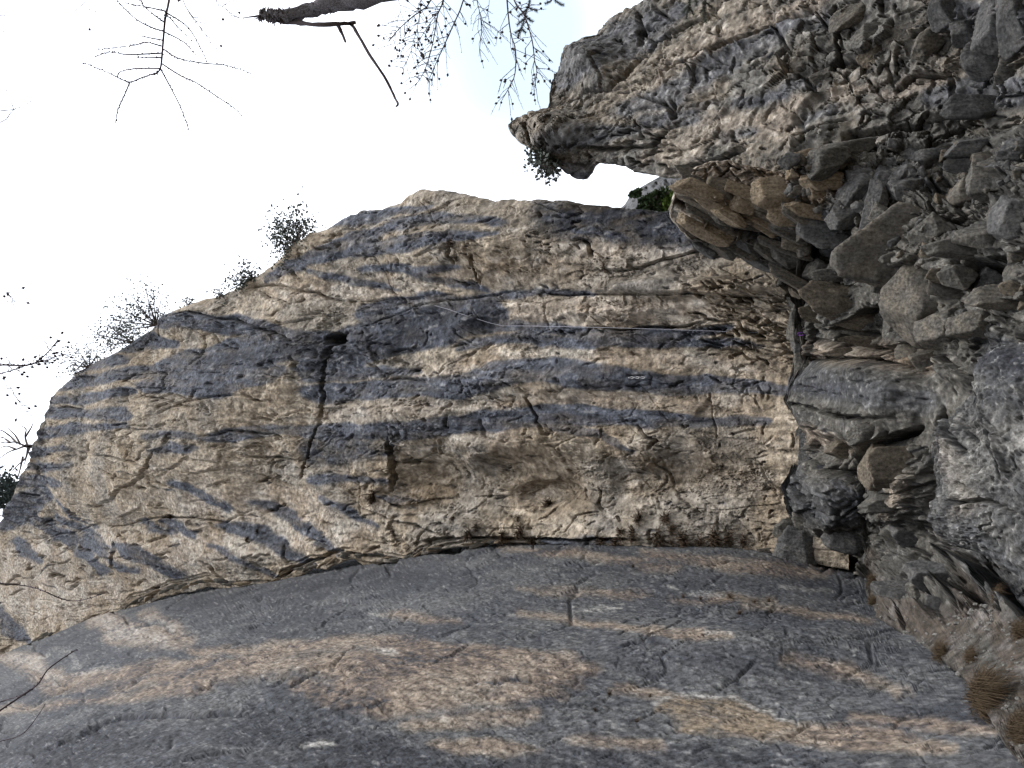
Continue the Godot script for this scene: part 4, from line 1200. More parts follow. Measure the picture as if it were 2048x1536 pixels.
# blocks lying in the rubble: [x, y, half width, half height, turn in degrees, tone]
func build_blocks() -> void:
	var tones := [[Color(0.13, 0.121, 0.107), Color(0.19, 0.168, 0.138)], [Color(0.105, 0.104, 0.104), Color(0.155, 0.15, 0.143)], [Color(0.2, 0.17, 0.13), Color(0.145, 0.122, 0.095)], [Color(0.12, 0.116, 0.106), Color(0.17, 0.157, 0.136)], [Color(0.31, 0.25, 0.18), Color(0.24, 0.185, 0.125)]]
	var shapes := []
	var small := []
	for t in 5:
		var a := []
		var b := []
		for v in 6:
			a.append(block_mesh(500 + t * 20 + v, 22, 11, 0.05, tones[t][0], tones[t][1]))
			b.append(block_mesh(700 + t * 20 + v, 9, 10, 0.05, tones[t][0], tones[t][1]))
		shapes.append(a)
		small.append(b)
	var m := rock_mat(2.2, 1.0)
	var rng := RandomNumberGenerator.new()
	rng.seed = 77
	var list := [[1768, 515, 68, 82, -62, 0], [1850, 612, 60, 55, 20, 0], [1690, 610, 70, 34, 12, 2], [1795, 690, 50, 50, 30, 0], [1830, 725, 26, 40, 60, 0], [1640, 470, 48, 42, 10, 1], [1590, 430, 60, 22, 8, 4], [1690, 425, 24, 36, 70, 1], [1745, 425, 18, 44, 5, 1], [1768, 436, 22, 18, 40, 3], [1900, 570, 60, 26, 18, 0], [1955, 490, 80, 24, 3, 3], [1990, 470, 60, 26, 4, 3], [1870, 470, 24, 30, 60, 3], [1860, 510, 26, 24, 20, 2], [1935, 360, 34, 36, 15, 0], [2000, 375, 36, 26, 20, 3], [1980, 345, 34, 30, 10, 1], [1885, 390, 14, 36, 20, 2], [1810, 375, 36, 22, 10, 1], [1758, 360, 20, 46, 15, 1], [1715, 360, 34, 24, 15, 1], [1700, 390, 28, 30, 30, 1], [1660, 330, 36, 22, -12, 3], [1615, 335, 42, 20, -8, 4], [1690, 300, 50, 22, -15, 3], [1735, 310, 22, 16, -20, 3], [1800, 345, 18, 18, 30, 1], [1810, 300, 34, 22, -25, 1], [1850, 300, 36, 22, 0, 1], [1920, 310, 38, 16, 5, 1], [1985, 320, 34, 14, 6, 3], [2020, 290, 44, 20, 5, 1], [2030, 330, 30, 24, 0, 0], [1940, 270, 50, 18, -6, 1], [1880, 270, 40, 16, -10, 3], [1640, 360, 36, 15, 4, 4], [1575, 385, 52, 26, 6, 4], [1645, 385, 34, 16, 8, 4], [1470, 490, 60, 10, 30, 3], [1540, 520, 60, 14, 28, 1], [1430, 500, 22, 15, -10, 2], [1468, 512, 20, 14, 10, 3], [1590, 560, 24, 10, 50, 2], [1570, 585, 16, 18, 20, 0], [1630, 555, 22, 18, 30, 3], [1680, 545, 36, 10, -4, 3], [1720, 440, 12, 28, -4, 1], [1930, 560, 30, 18, 20, 3], [1945, 575, 26, 30, -40, 1], [2010, 600, 60, 22, 4, 0], [1960, 640, 60, 34, 0, 0], [2020, 545, 24, 26, 20, 3], [2030, 430, 30, 44, 0, 1], [1980, 420, 32, 30, 20, 0], [1600, 1098, 38, 34, 5, 1], [1590, 1070, 36, 18, 10, 3], [1700, 1075, 40, 26, 10, 1], [1655, 1100, 10, 28, 10, 1], [1700, 1128, 22, 12, 20, 1], [1735, 1120, 10, 18, 0, 1], [1805, 985, 36, 16, -6, 3], [1830, 930, 50, 36, 0, 2], [1780, 930, 34, 42, 20, 2], [1810, 1050, 34, 28, 25, 3], [1830, 1080, 44, 22, 20, 1], [1800, 1200, 50, 30, 12, 1], [1895, 1160, 66, 28, 14, 1], [1850, 1190, 18, 18, 0, 3], [1880, 1215, 30, 18, 15, 1], [1870, 700, 24, 14, 30, 3], [1790, 862, 46, 16, -8, 3], [1700, 905, 44, 20, 12, 2], [1885, 650, 40, 40, 0, 0], [1760, 640, 14, 34, 15, 3], [1780, 650, 10, 30, 8, 1], [1710, 672, 40, 8, 6, 3], [1680, 655, 40, 9, 8, 3], [1735, 690, 60, 8, 8, 2], [1655, 635, 40, 12, 10, 2], [1930, 60, 40, 30, -20, 1], [1990, 50, 40, 40, 20, 1], [1900, 25, 30, 26, 10, 1], [2030, 40, 30, 50, 0, 1], [1960, 120, 36, 26, 30, 1], [2010, 150, 40, 22, 10, 3], [1900, 180, 26, 34, 20, 1], [1960, 215, 50, 18, 0, 1], [1860, 80, 40, 24, -25, 0], [1800, 60, 40, 22, -30, 0], [1745, 100, 40, 22, -25, 2], [1690, 120, 36, 16, -30, 0], [1840, 30, 40, 20, -20, 0], [1640, 140, 20, 12, -20, 3], [1660, 165, 22, 10, -25, 3], [1740, 60, 30, 14, -20, 3], [1700, 25, 36, 18, -25, 0], [1586, 606, 12, 30, -10, 3], [1592, 650, 14, 34, 8, 3], [1598, 690, 12, 30, -6, 1], [1602, 735, 13, 34, 5, 3], [1606, 860, 14, 40, 6, 3], [1612, 930, 16, 44, -6, 1], [1606, 1000, 20, 40, 8, 3], [1620, 1050, 24, 30, 0, 3], [1570, 560, 18, 14, 20, 2], [1640, 1125, 20, 12, 0, 3], [1668, 1132, 16, 14, 20, 1]]
	for b in list:
		var sheet := rubble if b[1] > lin([1338, 330, 1560, 330, 1800, 265, 2048, 240], b[0]) else pillar
		if b[0] < 1625 and b[1] > 600:
			sheet = wall
		place_block(shapes[b[5]][rng.randi_range(0, 5)], m, sheet, b[0], b[1], b[2], b[3], b[4], rng, 0.1)
	# the tan strata that lean out into the gap, plate over plate
	for row in 11:
		var x := 1362.0 + row * 4.0
		var y := 352.0 + row * 12.5
		while x < 1585.0:
			var rx := rng.randf_range(24, 52)
			var u := x + rx * 0.8
			var v := y + (u - 1362.0) * (0.36 + row * 0.02) * 0.75
			var t: int = [4, 4, 0, 2][rng.randi_range(0, 3)] if row < 7 else [0, 1, 1, 3][rng.randi_range(0, 3)]
			if v > lin([1338, 330, 1390, 333, 1460, 322, 1600, 330], u) and v < lin([1338, 425, 1410, 488, 1500, 526, 1548, 548, 1620, 560], u) - 4.0:
				place_block(shapes[t][rng.randi_range(0, 5)], m, rubble, u, v, rx, rng.randf_range(9, 15), 20.0 + row * 1.2 + rng.randf_range(-7, 7), rng, rng.randf_range(0.5, 1.0))
			x += rx * 1.5
	# thin flakes of rock breaking off along the ledge above the slab
	var ledge := [60, 1296, 100, 1274, 150, 1264, 190, 1242, 235, 1232, 262, 1208, 300, 1198, 336, 1182, 380, 1174, 420, 1164, 470, 1172, 545, 1172, 565, 1152, 600, 1142, 660, 1126, 700, 1110, 760, 1118, 820, 1122, 860, 1104, 930, 1092, 1010, 1086, 1120, 1090, 1300, 1094, 1560, 1112]
	var face: Node3D = get_node("cliff_face")
	for k in 74:
		var x := 70.0 + k * 14.0 + rng.randf_range(-6, 6) if k < 60 else rng.randf_range(900, 1540)
		var y := lin(ledge, x) - rng.randf_range(1, 9)
		var turn := rad_to_deg(atan2(lin(ledge, x + 20.0) - lin(ledge, x - 20.0), 40.0)) + rng.randf_range(-14, 8)
		place_block(small[[0, 4, 3, 0][rng.randi_range(0, 3)]][rng.randi_range(0, 5)], m, wall, x, y, rng.randf_range(9, 22), rng.randf_range(2.2, 4.5), turn, rng, 0.5, face)
	var made := 0
	var spots := []
	while made < 150:
		var x := rng.randf_range(1570, 2070)
		var y := rng.randf_range(262, 700)
		if y > lin([1570, 560, 1700, 560, 1860, 640, 2070, 650], x) or y < lin([1570, 330, 1800, 280, 2070, 240], x):
			continue
		var r := rng.randf_range(4, 9) * (1.0 if rng.randf() < 0.8 else 1.5)
		place_block(small[rng.randi_range(0, 3)][rng.randi_range(0, 5)], m, rubble, x, y, r * rng.randf_range(1.0, 1.7), r, rng.randf_range(-30, 40), rng, 0.75)
		made += 1

func place_block(mesh: Mesh, m: Material, sheet: Sheet, x: float, y: float, rx: float, ry: float, turn: float, rng: RandomNumberGenerator, proud: float, owner_: Node3D = null) -> void:
	var p := sheet.where(x, y)
	var n := sheet.facing(x, y)
	var scale := ray(x, y).length() / 1480.0
	var depth := (p - EYE).length() / ray(x, y).length()
	var px := depth / LENS * 1.7
	var ex := (at(x + 5, y, 1.0) - at(x, y, 1.0)).normalized()
	var ey := (at(x, y + 5, 1.0) - at(x, y, 1.0)).normalized()
	var ez := -ex.cross(ey).normalized()
	ey = ex.cross(ez).normalized()
	var c := cos(deg_to_rad(turn))
	var s := sin(deg_to_rad(turn))
	var a := ex * c + ey * s
	var b := -ex * s + ey * c
	var rz := minf(rx, ry) * rng.randf_range(0.7, 1.0)
	var flip := 1.0 if rng.randf() < 0.5 else -1.0
	var o := put("stone", mesh, m, owner_ if owner_ else stones)
	o.transform = Transform3D(Basis(a * rx * px * flip, b * ry * px * flip, a.cross(b) * rz * px), p + n * rz * px * (proud - 0.35))

var stones: Node3D

func build_ground() -> void:
	var st := begin()
	var n := noise(900, 0.05, 4)
	var g := 60
	for i in g:
		for j in g:
			var q := []
			for o in [[0, 0], [1, 0], [1, 1], [0, 0], [1, 1], [0, 1]]:
				var u: float = (i + o[0]) / float(g) * 2.0 - 1.0
				var v: float = (j + o[1]) / float(g) * 2.0 - 1.0
				var x := u * absf(u) * 400.0
				var z := v * absf(v) * 400.0
				var far := clampf((Vector2(x, z).length() - 30.0) / 60.0, 0.0, 1.0)
				st.add_vertex(Vector3(x, n.get_noise_2d(x, z) * 0.5 - far * 14.0 + clampf(-z - 1.0, 0.0, 9.0) * 0.28, z))
	var o := put("ground", done(st), plain(0.11, 0.09, 0.06))
	tag(o, "steep forest floor of dry leaves and gravel", "ground", "", "structure")

# ---------------------------------------------------------------- plants
func wire(pts: Array, t: float, drift := 0.0, s := 0) -> PackedVector3Array:   # picture points to a line of points in space, softly bent in depth
	var out := PackedVector3Array()
	for k in range(0, pts.size(), 2):
		out.append(at(pts[k], pts[k + 1], t + drift * sin(k * 0.7 + s)))
	var fine := PackedVector3Array()
	for k in out.size() - 1:
		var a := out[maxi(k - 1, 0)]
		var d := out[mini(k + 2, out.size() - 1)]
		for q in 3:
			fine.append(out[k].cubic_interpolate(out[k + 1], a, d, q / 3.0))
	fine.append(out[out.size() - 1])
	return fine

func knobs(st: SurfaceTool, line: PackedVector3Array, gap: float, r: float, rng: RandomNumberGenerator) -> void:
	for k in line.size() - 1:
		var l := line[k].distance_to(line[k + 1])
		var d := (line[k + 1] - line[k]).normalized()
		var n := int(l / gap)
		for q in n:
			var side := d.cross(Vector3(rng.randf_range(-1, 1), rng.randf_range(-1, 1), rng.randf_range(-1, 1))).normalized()
			blob(st, line[k].lerp(line[k + 1], (q + rng.randf()) / n) + side * r, side + d * 0.5, r, r * 1.5)

func build_trees() -> void:
	var bark := plain(0.075, 0.06, 0.062)
	var twig := plain(0.06, 0.045, 0.05)
	var cone_m := plain(0.05, 0.035, 0.035)
	var rng := RandomNumberGenerator.new()
	rng.seed = 5
	# the larch whose twigs reach in from the picture's top edge
	var t := thing("larch_tree", Vector3(5.4, 0, -3.8), "bare larch whose knobbly twigs and small cones hang in from the picture's top edge", "tree")
	var b := t.position
	var st := begin()
	tube(st, PackedVector3Array([Vector3(0, -0.5, 0), Vector3(0.05, 3, 0), Vector3(0, 6, 0.05), Vector3(0, 10.5, 0)]), 0.22, 0.12, 10, 0.06)
	put("trunk", done(st), bark, t)
	var branches := [
		[7.0, 0.9, [345, -180, 342, -60, 338, 0, 330, 40, 325, 100, 322, 130, 318, 142, 308, 150], [[321, 137, 352, 195, 367, 229, 378, 260], [325, 128, 362, 152, 390, 164, 431, 191, 472, 219, 485, 236], [328, 99, 355, 116, 403, 126, 448, 130, 478, 138, 506, 148], [325, 106, 256, 109, 219, 104, 191, 114], [323, 92, 294, 85, 270, 90, 239, 94, 195, 99], [318, 137, 273, 137, 239, 144, 236, 157], [316, 145, 287, 154, 260, 164, 236, 155, 205, 140, 164, 125], [260, 164, 250, 188, 236, 219, 231, 246], [326, 62, 304, 55, 273, 39, 246, 14, 232, -3], [328, 44, 311, 32, 290, 14, 280, 0], [330, 22, 294, 14, 253, 7], [328, 30, 340, 36, 359, 58, 383, 82], [330, 24, 369, 48, 390, 75, 414, 123], [327, 63, 369, 85, 390, 109], [324, 80, 276, 71], [322, 115, 268, 114]], 2.6],
		[7.3, 0.5, [862, -80, 862, 0, 828, 31, 801, 55, 777, 82], [], 1.5], [7.2, 0.5, [890, -80, 886, 0, 876, 27, 869, 68, 859, 113, 845, 150, 830, 171], [], 1.3], [7.2, 0.5, [940, -80, 927, 0, 903, 58, 886, 96, 869, 133, 855, 167], [], 1.4], [7.5, 0.4, [845, -60, 842, 0, 837, 44, 828, 79, 818, 113, 801, 143], [], 0.9], [7.4, 0.4, [900, -60, 886, 7, 862, 44, 842, 75, 833, 102], [], 0.9],
		[6.8, 0.5, [1012, -80, 1014, 0, 1021, 65, 1031, 99, 1030, 147, 1020, 172, 1009, 191], [], 1.5], [6.7, 0.5, [1020, -80, 1028, 0, 1047, 27, 1064, 79, 1069, 120, 1074, 144, 1069, 174], [], 1.5], [7.2, 0.4, [950, -60, 954, 0, 961, 31, 963, 58, 958, 113], [], 0.9], [7.6, 0.4, [365, -60, 366, 0, 386, 34, 403, 58, 424, 89], [], 1.0], [7.6, 0.4, [420, -60, 431, 0, 451, 17, 466, 36], [], 1.0], [7.8, 0.4, [770, -60, 800, 10, 795, 40, 790, 70, 780, 95], [], 0.6], [7.8, 0.4, [980, -60, 978, 10, 970, 40], [], 0.6], [7.5, 0.4, [168, -50, 170, 5, 198, 33], [], 0.8]]
	for k in branches.size():
		var c: Array = branches[k]
		var w := wire(c[2], c[0], c[1] * 0.2, k)
		var px: float = c[0] / LENS
		st = begin()
		var up := PackedVector3Array([Vector3(b.x, w[0].y - 0.6 - 0.1 * k, b.z), (Vector3(b.x, w[0].y - 0.3, b.z) + w[0]) * 0.5, w[0]])
		tube(st, up, 0.05, c[4] * px * 1.1, 6)
		tube(st, w, c[4] * px * 1.1, c[4] * px * 0.5, 6, 0.15, k)
		knobs(st, w, 0.05, c[4] * px * 0.7, rng)
		var o := put("branch", moved(done(st), -b), twig, t)
		var sprays: Array = c[3]
		st = begin()
		for q in sprays.size():
			var l := wire(sprays[q], c[0], 0.25, q)
			tube(st, l, 1.6 * px, 0.7 * px, 5, 0.1, q)
			knobs(st, l, 0.045, 1.5 * px, rng)
		var cs := begin()
		var cones := 0
		if k > 0:
			for q in range(3, w.size() - 1):
				for e in (2 if k < 9 else 1):
					var d := (w[q] - w[q - 1]).normalized()
					var side := d.cross(Vector3(rng.randf_range(-1, 1), rng.randf_range(-1, 1), rng.randf_range(-1, 1))).normalized()
					var l0 := rng.randf_range(0.12, 0.34)
					var q0 := w[q]
					var q1 := q0 + (side * 0.8 + d * 0.7) * l0 * 0.5
					var q2 := q1 + (side * 0.5 + d + Vector3.DOWN * 0.4) * l0 * 0.5
					tube(st, PackedVector3Array([q0, q1, q2]), 0.7 * px, 0.35 * px, 4)
					knobs(st, PackedVector3Array([q0, q1, q2]), 0.04, 0.8 * px, rng)
					if rng.randf() < (0.75 if k < 8 else 0.3):
						blob(cs, q1.lerp(q2, rng.randf()) + side * 2.0 * px, Vector3.UP + side, 2.9 * px, 4.2 * px)
						cones += 1
		put("twig", moved(done(st), -b), twig, o).set_meta("kind", "stuff")
		if cones:
			var z := put("cone", moved(done(cs), -b), cone_m, o)
			z.set_meta("kind", "stuff")
	# the dead snag with its broken top
	t = thing("dead_snag", at(2100, -207, 6.0), "lichen-grey dead tree snag with a splintered tip and one long dry branch", "dead tree")
	b = t.position
	st = begin()
	var w := PackedVector3Array()
	for p in [[520, 29, 7.0], [545, 32, 7.0], [568, 32, 7.0], [620, 20, 7.0], [671, 9, 6.95], [722, -3, 6.9], [900, -45, 6.8], [1300, -110, 6.6], [2100, -207, 6.0]]:
		w.append(at(p[0], p[1], p[2]))
	w.reverse()
	var full := PackedVector3Array()
	for k in w.size() - 1:
		for q in 5:
			full.append(w[k].lerp(w[k + 1], q / 5.0))
	full.append(w[w.size() - 1])
	tube(st, full, 0.1, 0.038, 12, 0.3, 3)
	var sn := noise(44, 14.0, 4)
	var bm := moved(done(st), -b)
	var snag_m := plain(0.3, 0.28, 0.3)
	snag_m.albedo_texture = noise_tex(71, 0.03, 5, 0.2, 1.0)
	snag_m.uv1_triplanar = true
	snag_m.uv1_scale = Vector3.ONE * 5.0
	put("trunk", bm, snag_m, t)
	st = begin()
	for k in 160:
		var q := full[rng.randi_range(full.size() - 22, full.size() - 1)]
		var side := (full[full.size() - 1] - full[full.size() - 8]).cross(Vector3(rng.randf_range(-1, 1), rng.randf_range(-1, 1), rng.randf_range(-1, 1))).normalized()
		blob(st, q + side * 0.045, side + Vector3(rng.randf_range(-1, 1), rng.randf_range(-1, 1), rng.randf_range(-1, 1)) * 0.6, 0.014, rng.randf_range(0.02, 0.045))
	for k in 9:
		var a := full[full.size() - 1]
		var d := (a - full[full.size() - 6]).normalized()
		var g := a + (d * rng.randf_range(0.3, 1.0) + Vector3(rng.randf_range(-1, 1), rng.randf_range(-1, 1), rng.randf_range(-1, 1)) * 0.5) * 0.12
		tube(st, PackedVector3Array([a - d * 0.05, g]), 0.012, 0.003, 4)
	put("bark_flake", moved(done(st), -b), plain(0.09, 0.08, 0.085), t).set_meta("kind", "stuff")
	for l in [[[556, 40, 575, 44, 602, 46, 637, 50, 671, 48, 696, 47, 712, 45], 5.6, 3.4], [[700, 47, 706, 52, 715, 68, 739, 109, 760, 140, 780, 174, 790, 196, 796, 208, 792, 213], 3.6, 2.0], [[676, 50, 684, 66, 691, 84], 4.6, 2.2], [[545, 38, 552, 60], 1.2, 0.6], [[1600, -100, 1500, -60, 1480, -20], 4.0, 2.0]]:
		st = begin()
		var ln := wire(l[0], 6.97, 0.06)
		tube(st, ln, l[1] * 7.0 / LENS, l[2] * 7.0 / LENS, 7, 0.22, 9)
		knobs(st, ln, 0.12, l[2] * 0.9 * 7.0 / LENS, rng)
		put("dry_branch", moved(done(st), -b), bark, t)
	# the larch behind the camera: twigs hang in from the picture's left edge
	t = thing("larch_tree", Vector3(0.9, 0, 2.6), "bare larch whose drooping twigs with cones come in from the picture's left edge", "tree")
	b = t.position
	st = begin()
	tube(st, PackedVector3Array([Vector3(0, -0.5, 0), Vector3(0, 4, 0), Vector3(0, 8, 0.05), Vector3(0, 12, 0)]), 0.24, 0.1, 10, 0.06)
	put("trunk", done(st), bark, t)
	var twigs := [[5.5, 2.2, [-160, 740, -60, 733, 0, 730, 34, 731, 65, 728, 85, 714, 99, 701, 116, 680], 1], [5.5, 1.6, [-120, 770, 0, 747, 31, 738, 68, 726, 90, 722, 125, 708], 1], [5.0, 1.0, [-100, 270, 0, 245, 20, 227, 30, 218, 45, 212, 62, 203], 0], [5.0, 0.8, [28, 219, 20, 200, 13, 182, 11, 170], 0], [4.6, 1.6, [-80, 1160, 0, 1167, 17, 1168, 45, 1171, 74, 1177, 94, 1185, 122, 1197, 145, 1202, 170, 1199, 204, 1188], 0], [4.2, 2.1, [-80, 1480, 0, 1421, 34, 1398, 74, 1370, 94, 1341, 122, 1319, 153, 1299], 0], [4.2, 1.4, [-80, 1430, 0, 1404, 23, 1397, 43, 1390, 74, 1371], 0], [4.0, 1.2, [-80, 1510, 0, 1483, 43, 1469, 71, 1438, 91, 1407], 0], [5.8, 0.7, [-80, 575, 0, 580, 30, 603, 8, 602], 1], [6.0, 0.6, [-60, 800, 0, 790, 20, 775, 35, 800, 60, 830], 1], [5.6, 0.8, [-60, 40, 0, 31, 30, 36, 62, 39], 0], [5.6, 0.8, [-60, 50, 0, 60, 25, 74, 58, 101], 0]]
	for k in twigs.size():
		var c: Array = twigs[k]
		var ln := wire(c[2], c[0], 0.12, k)
		var px: float = c[0] / LENS
		st = begin()
		var root := Vector3(b.x, maxf(3.0, minf(11.5, ln[0].y + 1.5)), b.z)
		tube(st, PackedVector3Array([root, root.lerp(ln[0], 0.5) + Vector3.UP * 0.25, ln[0]]), 0.03, c[1] * px, 6)
		tube(st, ln, c[1] * px, c[1] * px * 0.45, 6, 0.12, k)
		knobs(st, ln, 0.035, c[1] * px * 0.9, rng)
		var o := put("branch", moved(done(st), -b), twig, t)
		if c[3]:
			st = begin()
			var cs := begin()
			for q in range(4, ln.size()):
				for e in 2:
					var d := (ln[q] - ln[q - 1]).normalized()
					var side := d.cross(Vector3(rng.randf_range(-1, 1), rng.randf_range(-1, 1), rng.randf_range(-1, 1))).normalized()
					var q2 := ln[q] + (side + d * 0.8) * rng.randf_range(0.03, 0.1)
					tube(st, PackedVector3Array([ln[q], q2]), 0.7 * px, 0.5 * px, 4)
					if rng.randf() < 0.5:
						blob(cs, q2, side + d, 3.0 * px, 4.6 * px)
			put("twig", moved(done(st), -b), twig, o).set_meta("kind", "stuff")
			put("cone", moved(done(cs), -b), cone_m, o).set_meta("kind", "stuff")
	# a fir whose sprays show at the top edge
	var needle := plain(0.022, 0.04, 0.022, 0.7)
	t = thing("fir_tree", Vector3(5.6, 0, -6.2), "dark green fir with needled sprays dipping in at the picture's top edge", "tree")
	b = t.position
	st = begin()
	tube(st, PackedVector3Array([Vector3(0, 0.5, 0), Vector3(0, 5, 0), Vector3(0, 10, 0)]), 0.2, 0.1, 10, 0.06)
	put("trunk", done(st), bark, t)
	for l in [[7.0, [1066, -60, 1060, 0, 1053, 20, 1047, 45, 1036, 72], [[1053, 14, 1075, 22], [1052, 20, 1036, 34], [1049, 32, 1066, 44], [1048, 38, 1034, 50], [1042, 56, 1052, 66], [1040, 60, 1030, 66]]], [7.0, [1100, -60, 1108, -4, 1122, 8, 1128, 10], [[1104, 0, 1090, 8]]], [6.6, [1385, -60, 1380, -4, 1377, 16, 1372, 38], [[1378, 10, 1366, 24], [1377, 14, 1388, 30]]], [6.6, [1412, -60, 1410, -4, 1409, 20, 1411, 44], [[1410, 12, 1400, 26], [1410, 4, 1424, 14]]], [6.6, [1395, -40, 1392, -4, 1394, 12], []]]:
		st = begin()
		var ns := begin()
		var lines := [wire(l[1], l[0], 0.05)]
		for q in l[2]:
			lines.append(wire(q, l[0], 0.05))
		var px: float = l[0] / LENS
		tube(st, PackedVector3Array([Vector3(b.x, lines[0][0].y + 0.3, b.z), lines[0][0]]), 0.03, 2.0 * px, 5)
		for q in lines:
			tube(st, q, 1.4 * px, 0.8 * px, 5)
			for e in q.size() - 1:
				var d: Vector3 = (q[e + 1] - q[e])
				var n := int(d.length() / 0.0007)
				for f in n:
					var side := d.normalized().cross(Vector3(rng.randf_range(-1, 1), rng.randf_range(-1, 1), rng.randf_range(-1, 1))).normalized()
					var p0: Vector3 = q[e] + d * (f / float(n))
					var p1 := p0 + side * 0.024 + d.normalized() * 0.016
					var wd := d.normalized() * 0.002
					for v in [p0 - wd, p0 + wd, p1]:
						ns.add_vertex(v)
		var o := put("branch", moved(done(st), -b), bark, t)
		put("needles", moved(done(ns), -b), needle, o).set_meta("kind", "stuff")

func moved(m: ArrayMesh, by: Vector3) -> ArrayMesh:
	var st := SurfaceTool.new()
	st.append_from(m, 0, Transform3D(Basis(), by))
	return st.commit()

func shrub(x: float, y: float, foot: Vector3, tips: Array, label: String, leaves: int, size: float, leaf_m: Material, wood: Material, s: int) -> void:
	var rng := RandomNumberGenerator.new()
	rng.seed = s
	var t := thing("shrub", foot, label, "shrub")
	var far := (foot - EYE).length() / ray(x, y).length()
	var st := begin()
	var lv := begin()
	for p in tips:
		var tip := at(p[0], p[1], far + rng.randf_range(-0.6, 0.6)) - foot
		var mid := tip * 0.5 + Vector3.UP * tip.length() * 0.08
		tube(st, PackedVector3Array([Vector3.ZERO, tip * 0.22, mid, tip]), 0.03, 0.008, 5, 0.1)
		for b in 8:
			var q := (tip * 0.22).lerp(tip, rng.randf_range(0.2, 1.0))
			var e := q + Vector3(rng.randf_range(-1, 1), rng.randf_range(-0.4, 1), rng.randf_range(-1, 1)) * size * 1.5
			tube(st, PackedVector3Array([q, (q + e) * 0.5 + Vector3.UP * 0.04, e]), 0.01, 0.004, 4)
			var c := e
			for n in leaves / 5:
				leaf(lv, c + Vector3(rng.randfn(), rng.randfn(), rng.randfn()) * size * 0.7, rng, rng.randf_range(0.05, 0.1), Vector3.UP * 0.3)
	put("stem", done(st), wood, t)
	put("foliage", done(lv), leaf_m, t).set_meta("kind", "stuff")

func tuft(where: Vector3, up: Vector3, size: float, blades: int, m: Material, s: int, label: String, group := "", droop := 0.6, wide := 0.007) -> void:
	var rng := RandomNumberGenerator.new()
	rng.seed = s
	var st := begin()
	for k in blades:
		var d := (up * 0.9 + Vector3(rng.randfn(), rng.randfn() * 0.6, rng.randfn()) * 0.75).normalized()
		var l := size * rng.randf_range(0.3, 1.3)
		var a := Vector3(rng.randfn(), rng.randfn() * 0.5, rng.randfn()) * size * 0.16
		var w := d.cross(Vector3(rng.randf_range(-1, 1), rng.randf_range(-1, 1), rng.randf_range(-1, 1))).normalized() * size * wide
		var b := a + d * l * 0.5
		var c := a + d * l * 0.8 + Vector3.DOWN * l * droop * 0.25
		var e := a + d * l * 0.95 + Vector3.DOWN * l * droop * 0.7
		for p in [a - w, a + w, b + w, a - w, b + w, b - w, b - w, b + w, c + w * 0.7, b - w, c + w * 0.7, c - w * 0.7, c - w * 0.7, c + w * 0.7, e]:
			st.add_vertex(p)
	var o := put("grass_tuft", done(st), m)
	o.position = where
	tag(o, label, "grass tuft", group)

